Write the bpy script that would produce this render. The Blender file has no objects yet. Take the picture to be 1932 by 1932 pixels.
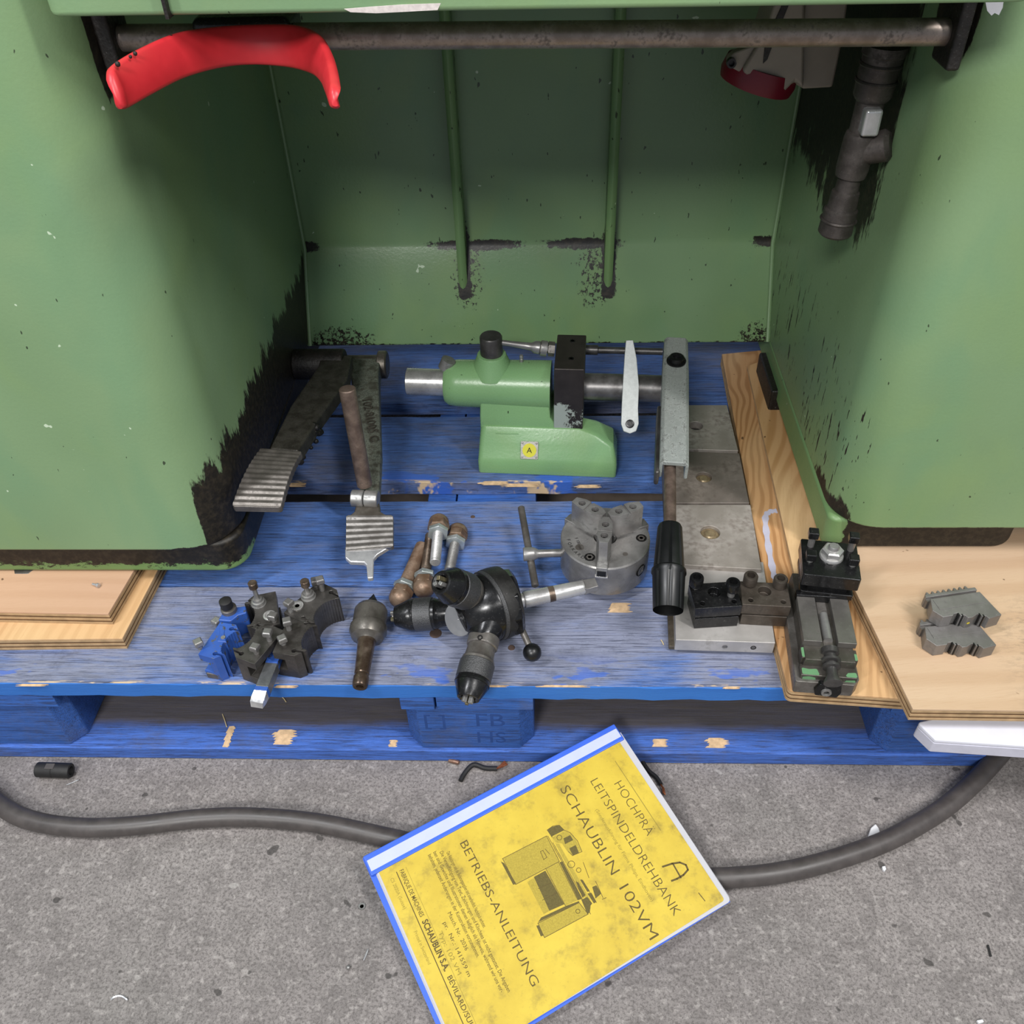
import bpy, bmesh, math, random
from mathutils import Vector, Matrix, noise
V = Vector
random.seed(7)
sc = bpy.context.scene
col = sc.collection

# ------------------------------------------------------------------ camera, world, lights, exposure
CF = V((-0.03936, 0.73979, -0.67169)); CR = V((0.99922, 0.02837, -0.02731)); CU = V((0.00115, 0.67224, 0.74033))
CP = V((0, 0, .91998)); FPX = 1700.0
cd = bpy.data.cameras.new('camera'); cam = bpy.data.objects.new('camera', cd); col.objects.link(cam)
cd.sensor_fit = 'HORIZONTAL'; cd.sensor_width = 36.0; cd.lens = 36.0*FPX/1932.0; cd.clip_start = .01
cam.matrix_world = Matrix.Translation(CP) @ Matrix((CR, CU, -CF)).transposed().to_4x4()
sc.camera = cam
sc.view_settings.view_transform = 'Standard'; sc.view_settings.look = 'None'
sc.view_settings.gamma = 1; sc.view_settings.use_curve_mapping = False
sc.view_settings.exposure = 0.0

wd = bpy.data.worlds.new('world'); sc.world = wd; wd.use_nodes = True
wd.node_tree.nodes['Background'].inputs[0].default_value = (.80, .88, 1.0, 1)
wd.node_tree.nodes['Background'].inputs[1].default_value = .38

def lamp(name, loc, tgt, sx, sy, power, color=(1, .97, .93)):
    ld = bpy.data.lights.new(name, 'AREA'); ld.shape = 'RECTANGLE'; ld.size = sx; ld.size_y = sy
    ld.energy = power; ld.color = color
    o = bpy.data.objects.new(name, ld); col.objects.link(o)
    o.location = loc; o.rotation_euler = (V(tgt)-V(loc)).to_track_quat('-Z', 'Y').to_euler()
    return o
lamp('ceiling_light', (-.85, -2.15, 2.75), (0, .9, .1), .8, .5, 86, (1, .99, .96))
lamp('ceiling_light', (1.5, -.45, 3.1), (0, .8, .1), .14, 1.2, 64, (1, .98, .96))
lamp('ceiling_light', (-1.5, -.2, 3.1), (0, .8, .1), .14, 1.2, 54, (.97, .98, 1))
lamp('ceiling_light', (1.1, -1.9, 3.2), (0, .9, .1), 1.2, .3, 24, (1, .98, .95))

# a pixel of the photograph -> a point of a real plane
def P(u, v, z=None, y=None, x=None):
    d = CF*FPX + CR*(u-966) - CU*(v-966)
    if z is not None: t = (z-CP.z)/d.z
    elif y is not None: t = (y-CP.y)/d.y
    else: t = (x-CP.x)/d.x
    return CP + d*t

# ------------------------------------------------------------------ materials
def hx(s):
    s = s.lstrip('#'); r = []
    for i in (0, 2, 4):
        c = int(s[i:i+2], 16)/255; r.append(c/12.92 if c <= .04045 else ((c+.055)/1.055)**2.4)
    return (*r, 1)

class NT:
    def __init__(s, name):
        s.m = bpy.data.materials.new(name); s.m.use_nodes = True
        s.t = s.m.node_tree; s.b = s.t.nodes['Principled BSDF']; s.tc = None
    def n(s, ty, ins=(), out=0, **kw):
        nd = s.t.nodes.new(ty)
        for k, v in kw.items(): setattr(nd, k, v)
        for k, v in (ins.items() if isinstance(ins, dict) else enumerate(ins)):
            if v is None: continue
            if isinstance(v, bpy.types.NodeSocket): s.t.links.new(v, nd.inputs[k])
            else: nd.inputs[k].default_value = v
        return nd.outputs[out]
    def co(s, sx=1, sy=1, sz=1, rot=(0, 0, 0), which='Object'):
        if s.tc is None: s.tc = s.t.nodes.new('ShaderNodeTexCoord')
        return s.n('ShaderNodeMapping', {0: s.tc.outputs[which], 2: rot, 3: (sx, sy, sz)})
    def xyz(s):
        g = s.t.nodes.new('ShaderNodeNewGeometry'); nd = s.t.nodes.new('ShaderNodeSeparateXYZ'); s.t.links.new(g.outputs['Position'], nd.inputs[0]); return nd.outputs
    def noise(s, co, scale, detail=4, rough=.55, dist=0):
        return s.n('ShaderNodeTexNoise', {'Vector': co, 'Scale': scale, 'Detail': detail, 'Roughness': rough, 'Distortion': dist})
    def math(s, op, a, b=None, c=None, clamp=False):
        return s.n('ShaderNodeMath', [a, b, c], operation=op, use_clamp=clamp)
    def mix(s, f, a, b, mode='MIX'):
        return s.n('ShaderNodeMix', {0: f, 6: a, 7: b}, out=2, data_type='RGBA', blend_type=mode)
    def step(s, x, lo, hi):
        return s.n('ShaderNodeMapRange', [x, lo, hi, 0, 1], interpolation_type='SMOOTHSTEP')
    def ramp(s, f, stops):
        nd = s.t.nodes.new('ShaderNodeValToRGB'); s.t.links.new(f, nd.inputs[0]); e = nd.color_ramp.elements
        while len(e) < len(stops): e.new(.5)
        for q, (p, c) in zip(e, stops): q.position = p; q.color = c
        return nd.outputs[0]
    def bump(s, h, strength=.3, dist=.001):
        s.t.links.new(s.n('ShaderNodeBump', {'Strength': strength, 'Distance': dist, 'Height': h}), s.b.inputs['Normal'])
    def set(s, **kw):
        for k, v in kw.items():
            k = {'color': 'Base Color', 'rough': 'Roughness', 'metal': 'Metallic', 'spec': 'Specular IOR Level', 'coat': 'Coat Weight', 'coatr': 'Coat Roughness'}.get(k, k)
            if isinstance(v, bpy.types.NodeSocket): s.t.links.new(v, s.b.inputs[k])
            else: s.b.inputs[k].default_value = v
        return s.m

def plain(name, c, rough=.5, metal=0, spec=.5, var=.12, scale=60, bump=.15):
    t = NT(name); n = t.noise(t.co(), scale, 5); c = hx(c)
    t.set(color=t.mix(n, tuple(x*(1-var*1.6) for x in c[:3])+(1,), tuple(min(1, x*(1+var*1.6)) for x in c[:3])+(1,)),
          rough=t.math('MULTIPLY_ADD', n, .25, rough-.125), metal=metal, spec=spec)
    if bump: t.bump(n, bump, .0006)
    return t.m

def metal(name, c1, c2, rough=.35, scale=45, dirt='#1c1814', dirtamt=.35, aniso=None, bump=.05, met=.62):
    """worn steel: two tones in patches, fine scratches, dark oily grime"""
    t = NT(name); co = t.co()
    n = t.noise(co, scale, 5, .55); n2 = t.noise(co, scale*6, 2, .5); n3 = t.noise(t.co(*(aniso or (1, 1, 1))), scale*9, 3, .6)
    base = t.mix(t.step(n, .35, .65), hx(c1), hx(c2))
    base = t.mix(t.math('MULTIPLY', t.step(n3, .58, .85), .14), base, hx('#d8d6d2'), 'MIX')
    thr = .40+.10*dirtamt
    g = t.math('SUBTRACT', 1, t.step(t.math('ADD', t.math('MULTIPLY', n, .6), t.math('MULTIPLY', n2, .4)), thr-.12, thr+.06))
    base = t.mix(t.math('MULTIPLY', g, .6), base, hx(dirt))
    t.set(color=base, metal=t.math('MULTIPLY_ADD', g, -.6*met, met, clamp=True), rough=t.math('ADD', t.math('MULTIPLY', n2, .3), t.math('MULTIPLY_ADD', g, .25, rough-.12), clamp=True))
    t.bump(n2, bump, .0005)
    return t.m

M = {}
M['steel'] = metal('bright_ground_steel', '#c4c3c1', '#a8a6a4', .26, 30, dirtamt=.05)
M['steel_mid'] = metal('machined_grey_steel', '#9a9997', '#827f7d', .33, 40, dirtamt=.2)
M['steel_dark'] = metal('oily_dark_steel', '#7d7975', '#625d58', .36, 45, dirtamt=.45)
M['blackened'] = metal('blackened_steel', '#5f5d5c', '#4a4847', .32, 40, '#1a1918', .2)
M['black_gloss'] = metal('glossy_blackened_steel', '#2b2b2c', '#212122', .2, 40, '#171717', .1, bump=.03)
M['knurl'] = plain('knurled_black_steel', '#5a5a5b', .5, .8, var=.45, scale=900, bump=.9)
M['brownrod'] = metal('browned_steel_rod', '#7c6b60', '#5f5048', .45, 60, '#2a1e18', .3, met=.55)
M['copper_rust'] = metal('rusty_brown_steel', '#8f7a68', '#6f5745', .42, 70, '#3d2a1e', .3, met=.5)
M['shank_brown'] = metal('stained_steel_shank', '#7a6c5f', '#4a3c31', .28, 50, '#2a2019', .4)
M['zinc'] = metal('zinc_plated_steel', '#b9bfc0', '#959d9b', .3, 60, dirtamt=.05)
M['polished'] = metal('polished_worn_steel', '#cfcfd0', '#b4b4b6', .2, 40, dirtamt=-.3)
M['cast'] = metal('greasy_cast_iron', '#716b63', '#57514a', .42, 60, '#171310', .4, bump=.5, met=.7)
M['tread'] = metal('worn_pedal_tread', '#7a746f', '#635e59', .38, 50, '#2a2622', .25, bump=.3)
M['grease'] = metal('caked_black_grease', '#1b1612', '#0f0c0a', .5, 50, '#090706', .4, bump=1.0, met=0)
M['black_plastic'] = plain('black_plastic', '#0d0e0f', .38, 0, .5, .2, 40, .02)
M['rubber'] = plain('black_rubber', '#1f1e1e', .6, 0, .4, .2, 120, .3)
M['white_board'] = plain('white_melamine', '#d4d4de', .5, 0, .4, .04, 50, .05)
M['hole'] = plain('dark_recess', '#0a0908', .7, 0, .3, .2, 60, 0)
M['blue_enamel'] = NT('chipped_blue_enamel')
def _be(t):
    n = t.noise(t.co(), 130, 5, .65)
    f = t.step(n, .56, .62)
    return t.set(color=t.mix(f, t.mix(t.noise(t.co(), 40), hx('#25458f'), hx('#3a62b0')), hx('#6b6e74')), rough=.38, metal=t.math('MULTIPLY', f, .7))
M['blue_enamel'] = _be(M['blue_enamel'])

def paint(name, hue='#7d9870', hue2='#708b65', chips=.5, extra=None, rough=.42, grease='#15120d'):
    """green machine enamel with mottling, small chips and (extra) grease and darker areas placed by position"""
    t = NT(name); co = t.co()
    big = t.noise(co, 3.5, 3, .5); fine = t.noise(co, 420, 3, .6); n = t.noise(co, 55, 6, .7)
    base = t.mix(t.step(big, .3, .7), hx(hue), hx(hue2))
    base = t.mix(t.math('MULTIPLY', t.step(t.noise(co, 7, 3, .5, .5), .42, .68), .45), base, hx('#7d9762'))
    base = t.mix(t.math('MULTIPLY', t.step(t.noise(t.co(1.3, .8, .7), 9, 3, .5, .3), .48, .7), .35), base, hx('#648c6c'))
    base = t.mix(t.math('MULTIPLY', fine, .12), base, hx('#3d5a3c'))
    spots = t.math('MULTIPLY', t.step(t.noise(t.co(1, 1, .45), 150, 2, .5), .765-.025*chips, .785-.025*chips), .85)
    base = t.mix(spots, base, hx('#22281c'))
    pale = t.step(t.noise(co, 70, 2, .4), .775, .79)
    base = t.mix(pale, base, hx('#b7c8ae'))
    r = t.math('MULTIPLY_ADD', fine, .12, rough-.06)
    if extra:
        m = extra(t, n); base = t.mix(m, base, t.mix(t.step(t.noise(co, 140, 4, .7), .4, .7), hx(grease), hx('#2e281e')))
        r = t.math('MULTIPLY_ADD', m, .1, r)
    t.set(color=base, rough=r, spec=.45)
    t.bump(t.noise(co, 260, 3, .6), .22, .0006)
    return t.m
M['green'] = paint('green_enamel')

def lin(t, v, a, b):  # 1 at a, 0 at b
    return t.step(v, b, a) if a > b else t.math('SUBTRACT', 1, t.step(v, a, b))
def both(t, *a):
    r = a[0]
    for q in a[1:]: r = t.math('MULTIPLY', r, q)
    return r
def anyof(t, *a):
    r = a[0]
    for q in a[1:]: r = t.math('MAXIMUM', r, q)
    return r
def jag(t, n, mask, lo=.45, hi=.6, streak=None):   # ragged edge: mask biased by noise
    return t.step(t.math('ADD', mask, t.math('MULTIPLY_ADD', n, 1.1, -.55)), lo, hi)

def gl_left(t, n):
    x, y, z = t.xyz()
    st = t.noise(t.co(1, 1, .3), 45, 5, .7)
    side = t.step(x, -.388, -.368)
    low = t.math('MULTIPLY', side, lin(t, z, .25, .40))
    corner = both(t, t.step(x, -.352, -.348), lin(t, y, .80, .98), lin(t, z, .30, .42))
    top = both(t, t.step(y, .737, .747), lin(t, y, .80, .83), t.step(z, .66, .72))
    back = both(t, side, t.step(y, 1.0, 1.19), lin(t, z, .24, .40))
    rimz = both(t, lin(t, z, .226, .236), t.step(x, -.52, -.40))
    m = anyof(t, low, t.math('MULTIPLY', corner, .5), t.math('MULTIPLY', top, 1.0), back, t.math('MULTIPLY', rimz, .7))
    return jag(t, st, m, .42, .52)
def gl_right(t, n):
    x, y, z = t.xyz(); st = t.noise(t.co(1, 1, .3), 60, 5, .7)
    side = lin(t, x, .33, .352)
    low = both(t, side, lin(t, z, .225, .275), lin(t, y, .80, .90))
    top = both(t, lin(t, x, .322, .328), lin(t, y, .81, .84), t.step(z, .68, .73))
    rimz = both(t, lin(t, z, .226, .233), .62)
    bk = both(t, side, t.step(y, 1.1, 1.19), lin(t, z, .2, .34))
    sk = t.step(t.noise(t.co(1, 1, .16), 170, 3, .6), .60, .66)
    return jag(t, st, anyof(t, both(t, side, sk, lin(t, z, .30, .50), .8), t.math('MULTIPLY', low, .75), top, both(t, side, t.step(y, .80, .90), t.step(z, .38, .56), .78), rimz, t.math('MULTIPLY', bk, .8), t.math('MULTIPLY', side, .22)), .44, .56)  # includes a soft dark-brown area over the inner wall's upper back
def gl_plinth_l(t, n):
    x, y, z = t.xyz()
    m = t.math('ADD', t.math('MULTIPLY', t.step(z, .182, .208), .42), .36)
    m = t.math('MAXIMUM', m, t.math('MULTIPLY', t.step(y, .75, .77), .95))
    return jag(t, t.noise(t.co(.7, 1, 1.3), 75, 6, .8), m, .48, .55)
def gl_plinth_r(t, n):
    x, y, z = t.xyz()
    front = t.step(x, .325, .345)
    m = t.math('MAXIMUM', t.math('MULTIPLY', front, .95), .30)
    return jag(t, t.noise(t.co(), 70, 5, .65), m, .5, .58)
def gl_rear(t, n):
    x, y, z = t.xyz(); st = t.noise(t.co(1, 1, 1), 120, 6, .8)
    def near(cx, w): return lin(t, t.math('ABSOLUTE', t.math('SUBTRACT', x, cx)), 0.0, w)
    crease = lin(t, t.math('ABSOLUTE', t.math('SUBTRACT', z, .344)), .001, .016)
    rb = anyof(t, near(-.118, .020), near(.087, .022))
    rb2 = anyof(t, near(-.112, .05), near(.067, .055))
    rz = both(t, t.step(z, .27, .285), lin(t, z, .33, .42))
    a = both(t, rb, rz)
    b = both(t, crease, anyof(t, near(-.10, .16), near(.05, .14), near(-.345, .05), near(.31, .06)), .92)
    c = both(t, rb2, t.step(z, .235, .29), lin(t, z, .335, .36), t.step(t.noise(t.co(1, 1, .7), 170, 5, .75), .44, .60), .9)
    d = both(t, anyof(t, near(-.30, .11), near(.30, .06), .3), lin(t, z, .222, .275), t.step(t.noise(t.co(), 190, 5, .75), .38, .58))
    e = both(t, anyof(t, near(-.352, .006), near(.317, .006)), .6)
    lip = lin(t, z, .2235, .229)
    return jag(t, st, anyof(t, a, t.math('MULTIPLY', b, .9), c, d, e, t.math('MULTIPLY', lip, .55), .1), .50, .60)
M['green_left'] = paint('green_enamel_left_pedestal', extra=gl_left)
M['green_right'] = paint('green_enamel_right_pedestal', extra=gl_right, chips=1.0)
M['green_plinth_l'] = paint('greasy_plinth_enamel', '#6b8a52', '#5b7746', extra=gl_plinth_l)
M['green_plinth_r'] = paint('greasy_black_plinth', '#6f9360', '#5e7f52', extra=gl_plinth_r)
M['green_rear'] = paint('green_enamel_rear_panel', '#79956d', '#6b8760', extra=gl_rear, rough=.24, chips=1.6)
M['green_rib'] = paint('green_enamel_rib', '#7b9a6c', '#6a8a5e', chips=3.0, extra=lambda t, n: jag(t, t.noise(t.co(1, 1, .4), 120, 5, .8), t.math('ADD', .12, t.math('MULTIPLY', t.step(t.xyz()[1], 1.176, 1.184), .35)), .5, .6))
M['green_tail'] = paint('green_enamel_tailstock', '#7fa674', '#769f6d', rough=.28, chips=.3)

def wood_blue(name, wear, blue='#3f62a8', grey='#8088a6', seed=0, edge=None, knots=True, dirt=0.0, raw=0.0, front=None):
    """weathered blue pallet paint: streaky grain along X, worn to grey wood"""
    t = NT(name); co = t.n('ShaderNodeVectorMath', [t.co(1, 1, 1), (seed*1.7, seed*.37, 0)], operation='ADD')
    def mp(v): return t.n('ShaderNodeMapping', {0: co, 3: v})
    g1 = t.noise(mp((1.2, 20, 20)), 9, 6, .75, .4); g2 = t.noise(mp((2, 62, 62)), 12, 5, .75); big = t.noise(mp((1, 2.2, 1)), 5, 4, .6)
    fine = t.noise(mp((6, 60, 60)), 60, 3, .7)
    w = t.math('ADD', t.math('MULTIPLY', big, .75), t.math('MULTIPLY', g1, .45))
    f = t.step(w, .78-wear*.45, 1.0-wear*.45)
    b = t.mix(t.step(g1, .3, .7), hx('#2c4a8c') if blue == '#3f62a8' else tuple(x*.62 for x in hx(blue)[:3])+(1,), hx(blue))
    gr = t.mix(t.step(g2, .35, .75), tuple(x*.62 for x in hx(grey)[:3])+(1,), tuple(x*.93 for x in hx(grey)[:3])+(1,))
    c = t.mix(f, b, gr)
    c = t.mix(t.math('MULTIPLY', t.step(g2, .50, .62), .75), c, hx('#2c3044'))
    c = t.mix(t.math('MULTIPLY', t.step(g1, .55, .7), .45), c, hx('#454a5e'))
    c = t.mix(t.math('MULTIPLY', t.step(t.noise(mp((1, 1.6, 1)), 13, 5, .7), .5, .68), .35), c, hx('#5a5c68'))
    c = t.mix(t.math('MULTIPLY', t.step(fine, .55, .8), .2), c, hx('#b4b8ca'))
    crk = t.noise(mp((1, 110, 110)), 10, 3, .6, .3)
    c = t.mix(t.math('MULTIPLY', t.step(crk, .57, .65), .75), c, hx('#23263a'))
    c = t.mix(t.math('MULTIPLY', t.step(t.noise(mp((1, 1.3, 1)), 26, 5, .8), .56, .70), .35), c, hx('#3f4252'))
    patch = t.step(t.noise(mp((1, 2.6, 1)), 10, 4, .6), .56, .60)
    if raw:  # saturated paint islands and raw splinters along the front
        x, y, z = t.xyz(); nr = lin(t, y, edge, edge+.05)
        c = t.mix(both(t, patch, nr, .85), c, hx('#3563c0'))
        sp = both(t, t.step(t.noise(mp((1.4, 7, 1)), 12, 4, .7), .54, .6), lin(t, y, edge+.001, edge+.007))
        c = t.mix(sp, c, hx('#d0b796'))
    if dirt:
        x, y, z = t.xyz(); dm = t.math('MULTIPLY', t.step(t.math('ADD', y, t.math('MULTIPLY', t.noise(mp((1, 1, 1)), 9, 4, .6), .02)), edge+.034, edge+.052), dirt)
        c = t.mix(dm, c, t.mix(g1, hx('#3a3531'), hx('#6d655e')))
    if front is not None:
        x, y, z = t.xyz(); fr = t.math('LESS_THAN', y, front)
        c = t.mix(fr, c, t.mix(g1, hx('#2a60ae'), hx('#3a78c6')))
    t.set(color=c, rough=.62, spec=.3)
    t.bump(t.math('ADD', g2, t.math('MULTIPLY', fine, .5)), .5, .0012)
    return t.m

def ply(name, c1='#d9b184', c2='#bb8550', scale=1.0, rot=0, strong=.6, pale='#e8d3b0', stain=0):
    t = NT(name); co = t.co(1, 1, 1, (0, 0, rot))
    def mp(v): return t.n('ShaderNodeMapping', {0: co, 3: v})
    d = t.noise(mp((1, .35, 1)), 7*scale, 2, .5)
    w = t.n('ShaderNodeTexWave', {'Vector': t.n('ShaderNodeVectorMath', [mp((1, .22, 1)), t.n('ShaderNodeCombineXYZ', [t.math('MULTIPLY', d, .10), 0, 0])], operation='ADD'), 'Scale': 19*scale, 'Distortion': 1.6, 'Detail': 2, 'Detail Scale': 1.5}, wave_type='BANDS', bands_direction='X')
    g = t.noise(mp((60, 3, 60)), 12, 4, .7)
    c = t.mix(t.math('MULTIPLY', t.step(w, .25, .95), strong), hx(c1), hx(c2))
    c = t.mix(t.math('MULTIPLY', t.step(d, .45, .7), .5), c, hx(pale))
    c = t.mix(t.math('MULTIPLY', t.step(g, .5, .8), .35), c, hx(c2))
    c = t.mix(t.math('MULTIPLY', t.step(t.noise(t.co(), 60, 2), .74, .77), .8), c, hx('#4a3220'))
    if stain:
        x, y, z = t.xyz()
        s = both(t, t.step(x, .44, .52), lin(t, y, .62, .70), t.step(t.noise(t.co(1, 3, 1), 70, 5, .8), .45, .6), .6)
        c = t.mix(s, c, hx('#77695a'))
    t.set(color=c, rough=.55, spec=.3); t.bump(g, .25, .0006)
    return t.m
M['ply_r1'] = ply('oiled_pine_plywood_strip', '#bf9366', '#8f6238', 1.7, .18, .6, '#d4b488')
M['ply_r2'] = ply('pale_pine_plywood_sheet', '#bfa386', '#a58261', .42, 1.45, .28, '#cbb698', 1)
M['ply_r0'] = ply('narrow_pine_plywood_strip', '#c49c6e', '#9f7242', 1.0, .22, .55, '#e2c498')
M['ply_l1'] = ply('striped_pine_plywood_sheet', '#c79c70', '#ab7c50', 1.1, .06, .5, '#d8ba8c')
M['ply_l2'] = ply('pinkish_plywood_sheet', '#be9a7e', '#b08a6c', .8, 1.5, .3, '#d2ac8a')
def plyedge(name):
    t = NT(name); x, y, z = t.xyz()
    w = t.math('FRACT', t.math('MULTIPLY', z, 230)); g = t.noise(t.co(1, 1, 1), 90, 4, .7)
    c = t.mix(t.step(w, .35, .6), hx('#b59a78'), hx('#6f5940')); c = t.mix(t.math('MULTIPLY', g, .5), c, hx('#9c8a70'))
    t.set(color=c, rough=.75, spec=.2); t.bump(g, .5, .001); return t.m
M['ply_edge'] = plyedge('plywood_edge_layers')
M['ply_core'] = plain('plywood_core_layer', '#ab8f6c', .8, 0, .2, .3, 90, .5)
M['ply_core_dark'] = plain('plywood_dark_layer', '#6b523a', .8, 0, .2, .3, 90, .5)

def concrete():
    t = NT('speckled_grey_concrete'); co = t.co()
    a = t.noise(co, 3, 4, .6); b = t.noise(co, 30, 6, .75); c = t.noise(co, 330, 3, .8); d = t.noise(co, 130, 4, .7)
    base = t.mix(t.step(a, .35, .65), hx('#8b8582'), hx('#7d7775'))
    base = t.mix(t.math('MULTIPLY', t.step(t.noise(co, 6, 3), .5, .7), .35), base, hx('#7f7d78'))
    base = t.mix(t.math('MULTIPLY', t.step(b, .42, .62), .45), base, hx('#5f5a58'))
    base = t.mix(t.math('MULTIPLY', t.step(c, .44, .62), .75), base, hx('#544f4d'))
    base = t.mix(t.math('MULTIPLY', t.step(d, .52, .68), .55), base, hx('#a8a29e'))
    base = t.mix(t.math('MULTIPLY', t.step(t.noise(co, 42, 2, .4), .71, .735), .75), base, hx('#33302e'))
    base = t.mix(t.math('MULTIPLY', t.step(t.noise(t.co(1, 1.5, 1, (0, 0, .7)), 26, 3, .5), .70, .74), .35), base, hx('#bdb9b4'))
    t.set(color=base, rough=.62, spec=.35); t.bump(t.math('ADD', c, d), .35, .001)
    return t.m
M['concrete'] = concrete()

# ------------------------------------------------------------------ mesh building
class MB:
    def __init__(s, M=None): s.v = []; s.f = []; s.m = []; s.M = M or Matrix()
    def add(s, vs, fs, m=0, M=None):
        k = len(s.v); T = s.M @ M if M is not None else s.M
        s.v += [T @ V(q) for q in vs]; s.f += [tuple(i+k for i in f) for f in fs]; s.m += [m]*len(fs); return s
    def box(s, lo, hi, m=0, M=None):
        x0, y0, z0 = lo; x1, y1, z1 = hi
        return s.add([(x0, y0, z0), (x1, y0, z0), (x1, y1, z0), (x0, y1, z0), (x0, y0, z1), (x1, y0, z1), (x1, y1, z1), (x0, y1, z1)],
                     [(0, 3, 2, 1), (4, 5, 6, 7), (0, 1, 5, 4), (1, 2, 6, 5), (2, 3, 7, 6), (3, 0, 4, 7)], m, M)
    def prism(s, pts, z0, z1, m=0, M=None, mtop=None, top=None):
        n = len(pts); a = sum(pts[i][0]*pts[(i+1) % n][1]-pts[(i+1) % n][0]*pts[i][1] for i in range(n))
        if a < 0: pts = pts[::-1]; top = top[::-1] if top else None
        vs = [(x, y, z0) for x, y in pts]+[(x, y, z1) for x, y in (top or pts)]
        s.add(vs, [tuple(range(n))[::-1]]+[(i, (i+1) % n, n+(i+1) % n, n+i) for i in range(n)], m, M)
        k = len(s.v)-2*n; s.f.append(tuple(range(k+n, k+2*n))); s.m.append(m if mtop is None else mtop); return s
    def loft(s, rings, m=0, M=None, cap=True):
        n = len(rings[0]); vs = [p for r in rings for p in r]
        fs = [(j*n+i, j*n+(i+1) % n, (j+1)*n+(i+1) % n, (j+1)*n+i) for j in range(len(rings)-1) for i in range(n)]
        if cap: fs += [tuple(range(n))[::-1], tuple(range((len(rings)-1)*n, len(rings)*n))]
        return s.add(vs, fs, m, M)
    def lathe(s, prof, a, b, seg=32, m=0, ph=0, M=None, flat=False):
        """profile (distance from a towards b, radius)"""
        a = V(a); b = V(b); d = (b-a).normalized(); q = d.to_track_quat('Z', 'Y').to_matrix()
        e1, e2 = q.col[0], q.col[1]; rings = []
        for t, r in prof:
            r = max(r, 1e-5)
            rings.append([a+d*t+(e1*math.cos(ph+2*math.pi*i/seg)+e2*math.sin(ph+2*math.pi*i/seg))*r for i in range(seg)])
        return s.loft(rings, m, M)
    def tube(s, path, r, seg=12, m=0, M=None, up=(0, 0, 1)):
        path = [V(p) for p in path]; n = len(path); rings = []
        rr = r if isinstance(r, (list, tuple)) else [r]*n
        e = None
        for i in range(n):
            d = (path[min(i+1, n-1)]-path[max(i-1, 0)]).normalized()
            if e is None: e = d.cross(V(up)); e = e.normalized() if e.length > 1e-4 else d.orthogonal().normalized()
            e = (e-d*e.dot(d)).normalized(); f = d.cross(e)
            rings.append([path[i]+(e*math.cos(2*math.pi*k/seg)+f*math.sin(2*math.pi*k/seg))*rr[i] for k in range(seg)])
        return s.loft(rings, m, M)
    def sphere(s, c, r, m=0, M=None, seg=24, sz=1.0):
        c = V(c); rings = []
        for j in range(1, 12):
            a = math.pi*j/12; rings.append([c+V((math.sin(a)*math.cos(2*math.pi*i/seg), math.sin(a)*math.sin(2*math.pi*i/seg), -math.cos(a)*sz))*r for i in range(seg)])
        return s.loft(rings, m, M)
    def build(s, name, mats, parent=None, bevel=0, bseg=2, ang=35, **props):
        me = bpy.data.meshes.new(name); inv = parent.matrix_basis.inverted() if parent is not None else Matrix()
        # climb: sub-parts are given in world space too
        p = parent; W = Matrix()
        while p is not None: W = p.matrix_basis @ W; p = p.parent
        inv = W.inverted()
        me.from_pydata([tuple(inv @ q) for q in s.v], [], s.f)
        for mt in (mats if isinstance(mats, (list, tuple)) else [mats]): me.materials.append(mt)
        me.polygons.foreach_set('material_index', s.m)
        bm = bmesh.new(); bm.from_mesh(me); bmesh.ops.recalc_face_normals(bm, faces=bm.faces); bm.to_mesh(me); bm.free()
        me.shade_smooth() if hasattr(me, 'shade_smooth') else me.polygons.foreach_set('use_smooth', [True]*len(me.polygons))
        me.set_sharp_from_angle(angle=math.radians(ang))
        o = bpy.data.objects.new(name, me); col.objects.link(o); o.parent = parent
        if bevel:
            b = o.modifiers.new('bevel', 'BEVEL'); b.width = bevel; b.segments = bseg; b.limit_method = 'ANGLE'; b.angle_limit = math.radians(32); b.harden_normals = True
        for k, v in props.items(): o[k] = v
        return o

def thing(name, label, cat, loc=(0, 0, 0), rz=0, group=None):
    o = bpy.data.objects.new(name, None); col.objects.link(o); o.empty_display_size = .02
    o.matrix_basis = Matrix.Translation(V(loc)) @ Matrix.Rotation(rz, 4, 'Z')
    o['label'] = label; o['category'] = cat
    if group: o['group'] = group
    return o
def tag(o, label, cat, group=None):
    o['label'] = label; o['category'] = cat
    if group: o['group'] = group
    return o
def frame(loc, rz=0): return Matrix.Translation(V(loc)) @ Matrix.Rotation(rz, 4, 'Z')
def basis(o, ex, ey, ez):  # frame from three axes
    return Matrix.Translation(V(o)) @ Matrix((V(ex), V(ey), V(ez))).transposed().to_4x4()
def rnd(pts, r, n=6, which=None):
    """round corners of a polygon"""
    out = []; k = len(pts)
    for i in range(k):
        p = V(pts[i]).to_2d() if len(pts[i]) > 2 else V(pts[i]); a = V(pts[i-1])-p; b = V(pts[(i+1) % k])-p
        rr = r[i] if isinstance(r, (list, tuple)) else r
        if rr <= 0 or (which and i not in which): out.append(tuple(p)); continue
        an = a.angle(b); t = min(rr/math.tan(an/2), a.length*.49, b.length*.49); rr = t*math.tan(an/2)
        c = p+(a.normalized()+b.normalized()).normalized()*(rr/math.sin(an/2))
        s0 = p+a.normalized()*t-c; s1 = p+b.normalized()*t-c; a0 = math.atan2(s0.y, s0.x); da = math.atan2(s1.y, s1.x)-a0
        while da > math.pi: da -= 2*math.pi
        while da < -math.pi: da += 2*math.pi
        out += [(c.x+rr*math.cos(a0+da*j/n), c.y+rr*math.sin(a0+da*j/n)) for j in range(n+1)]
    return out
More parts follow.
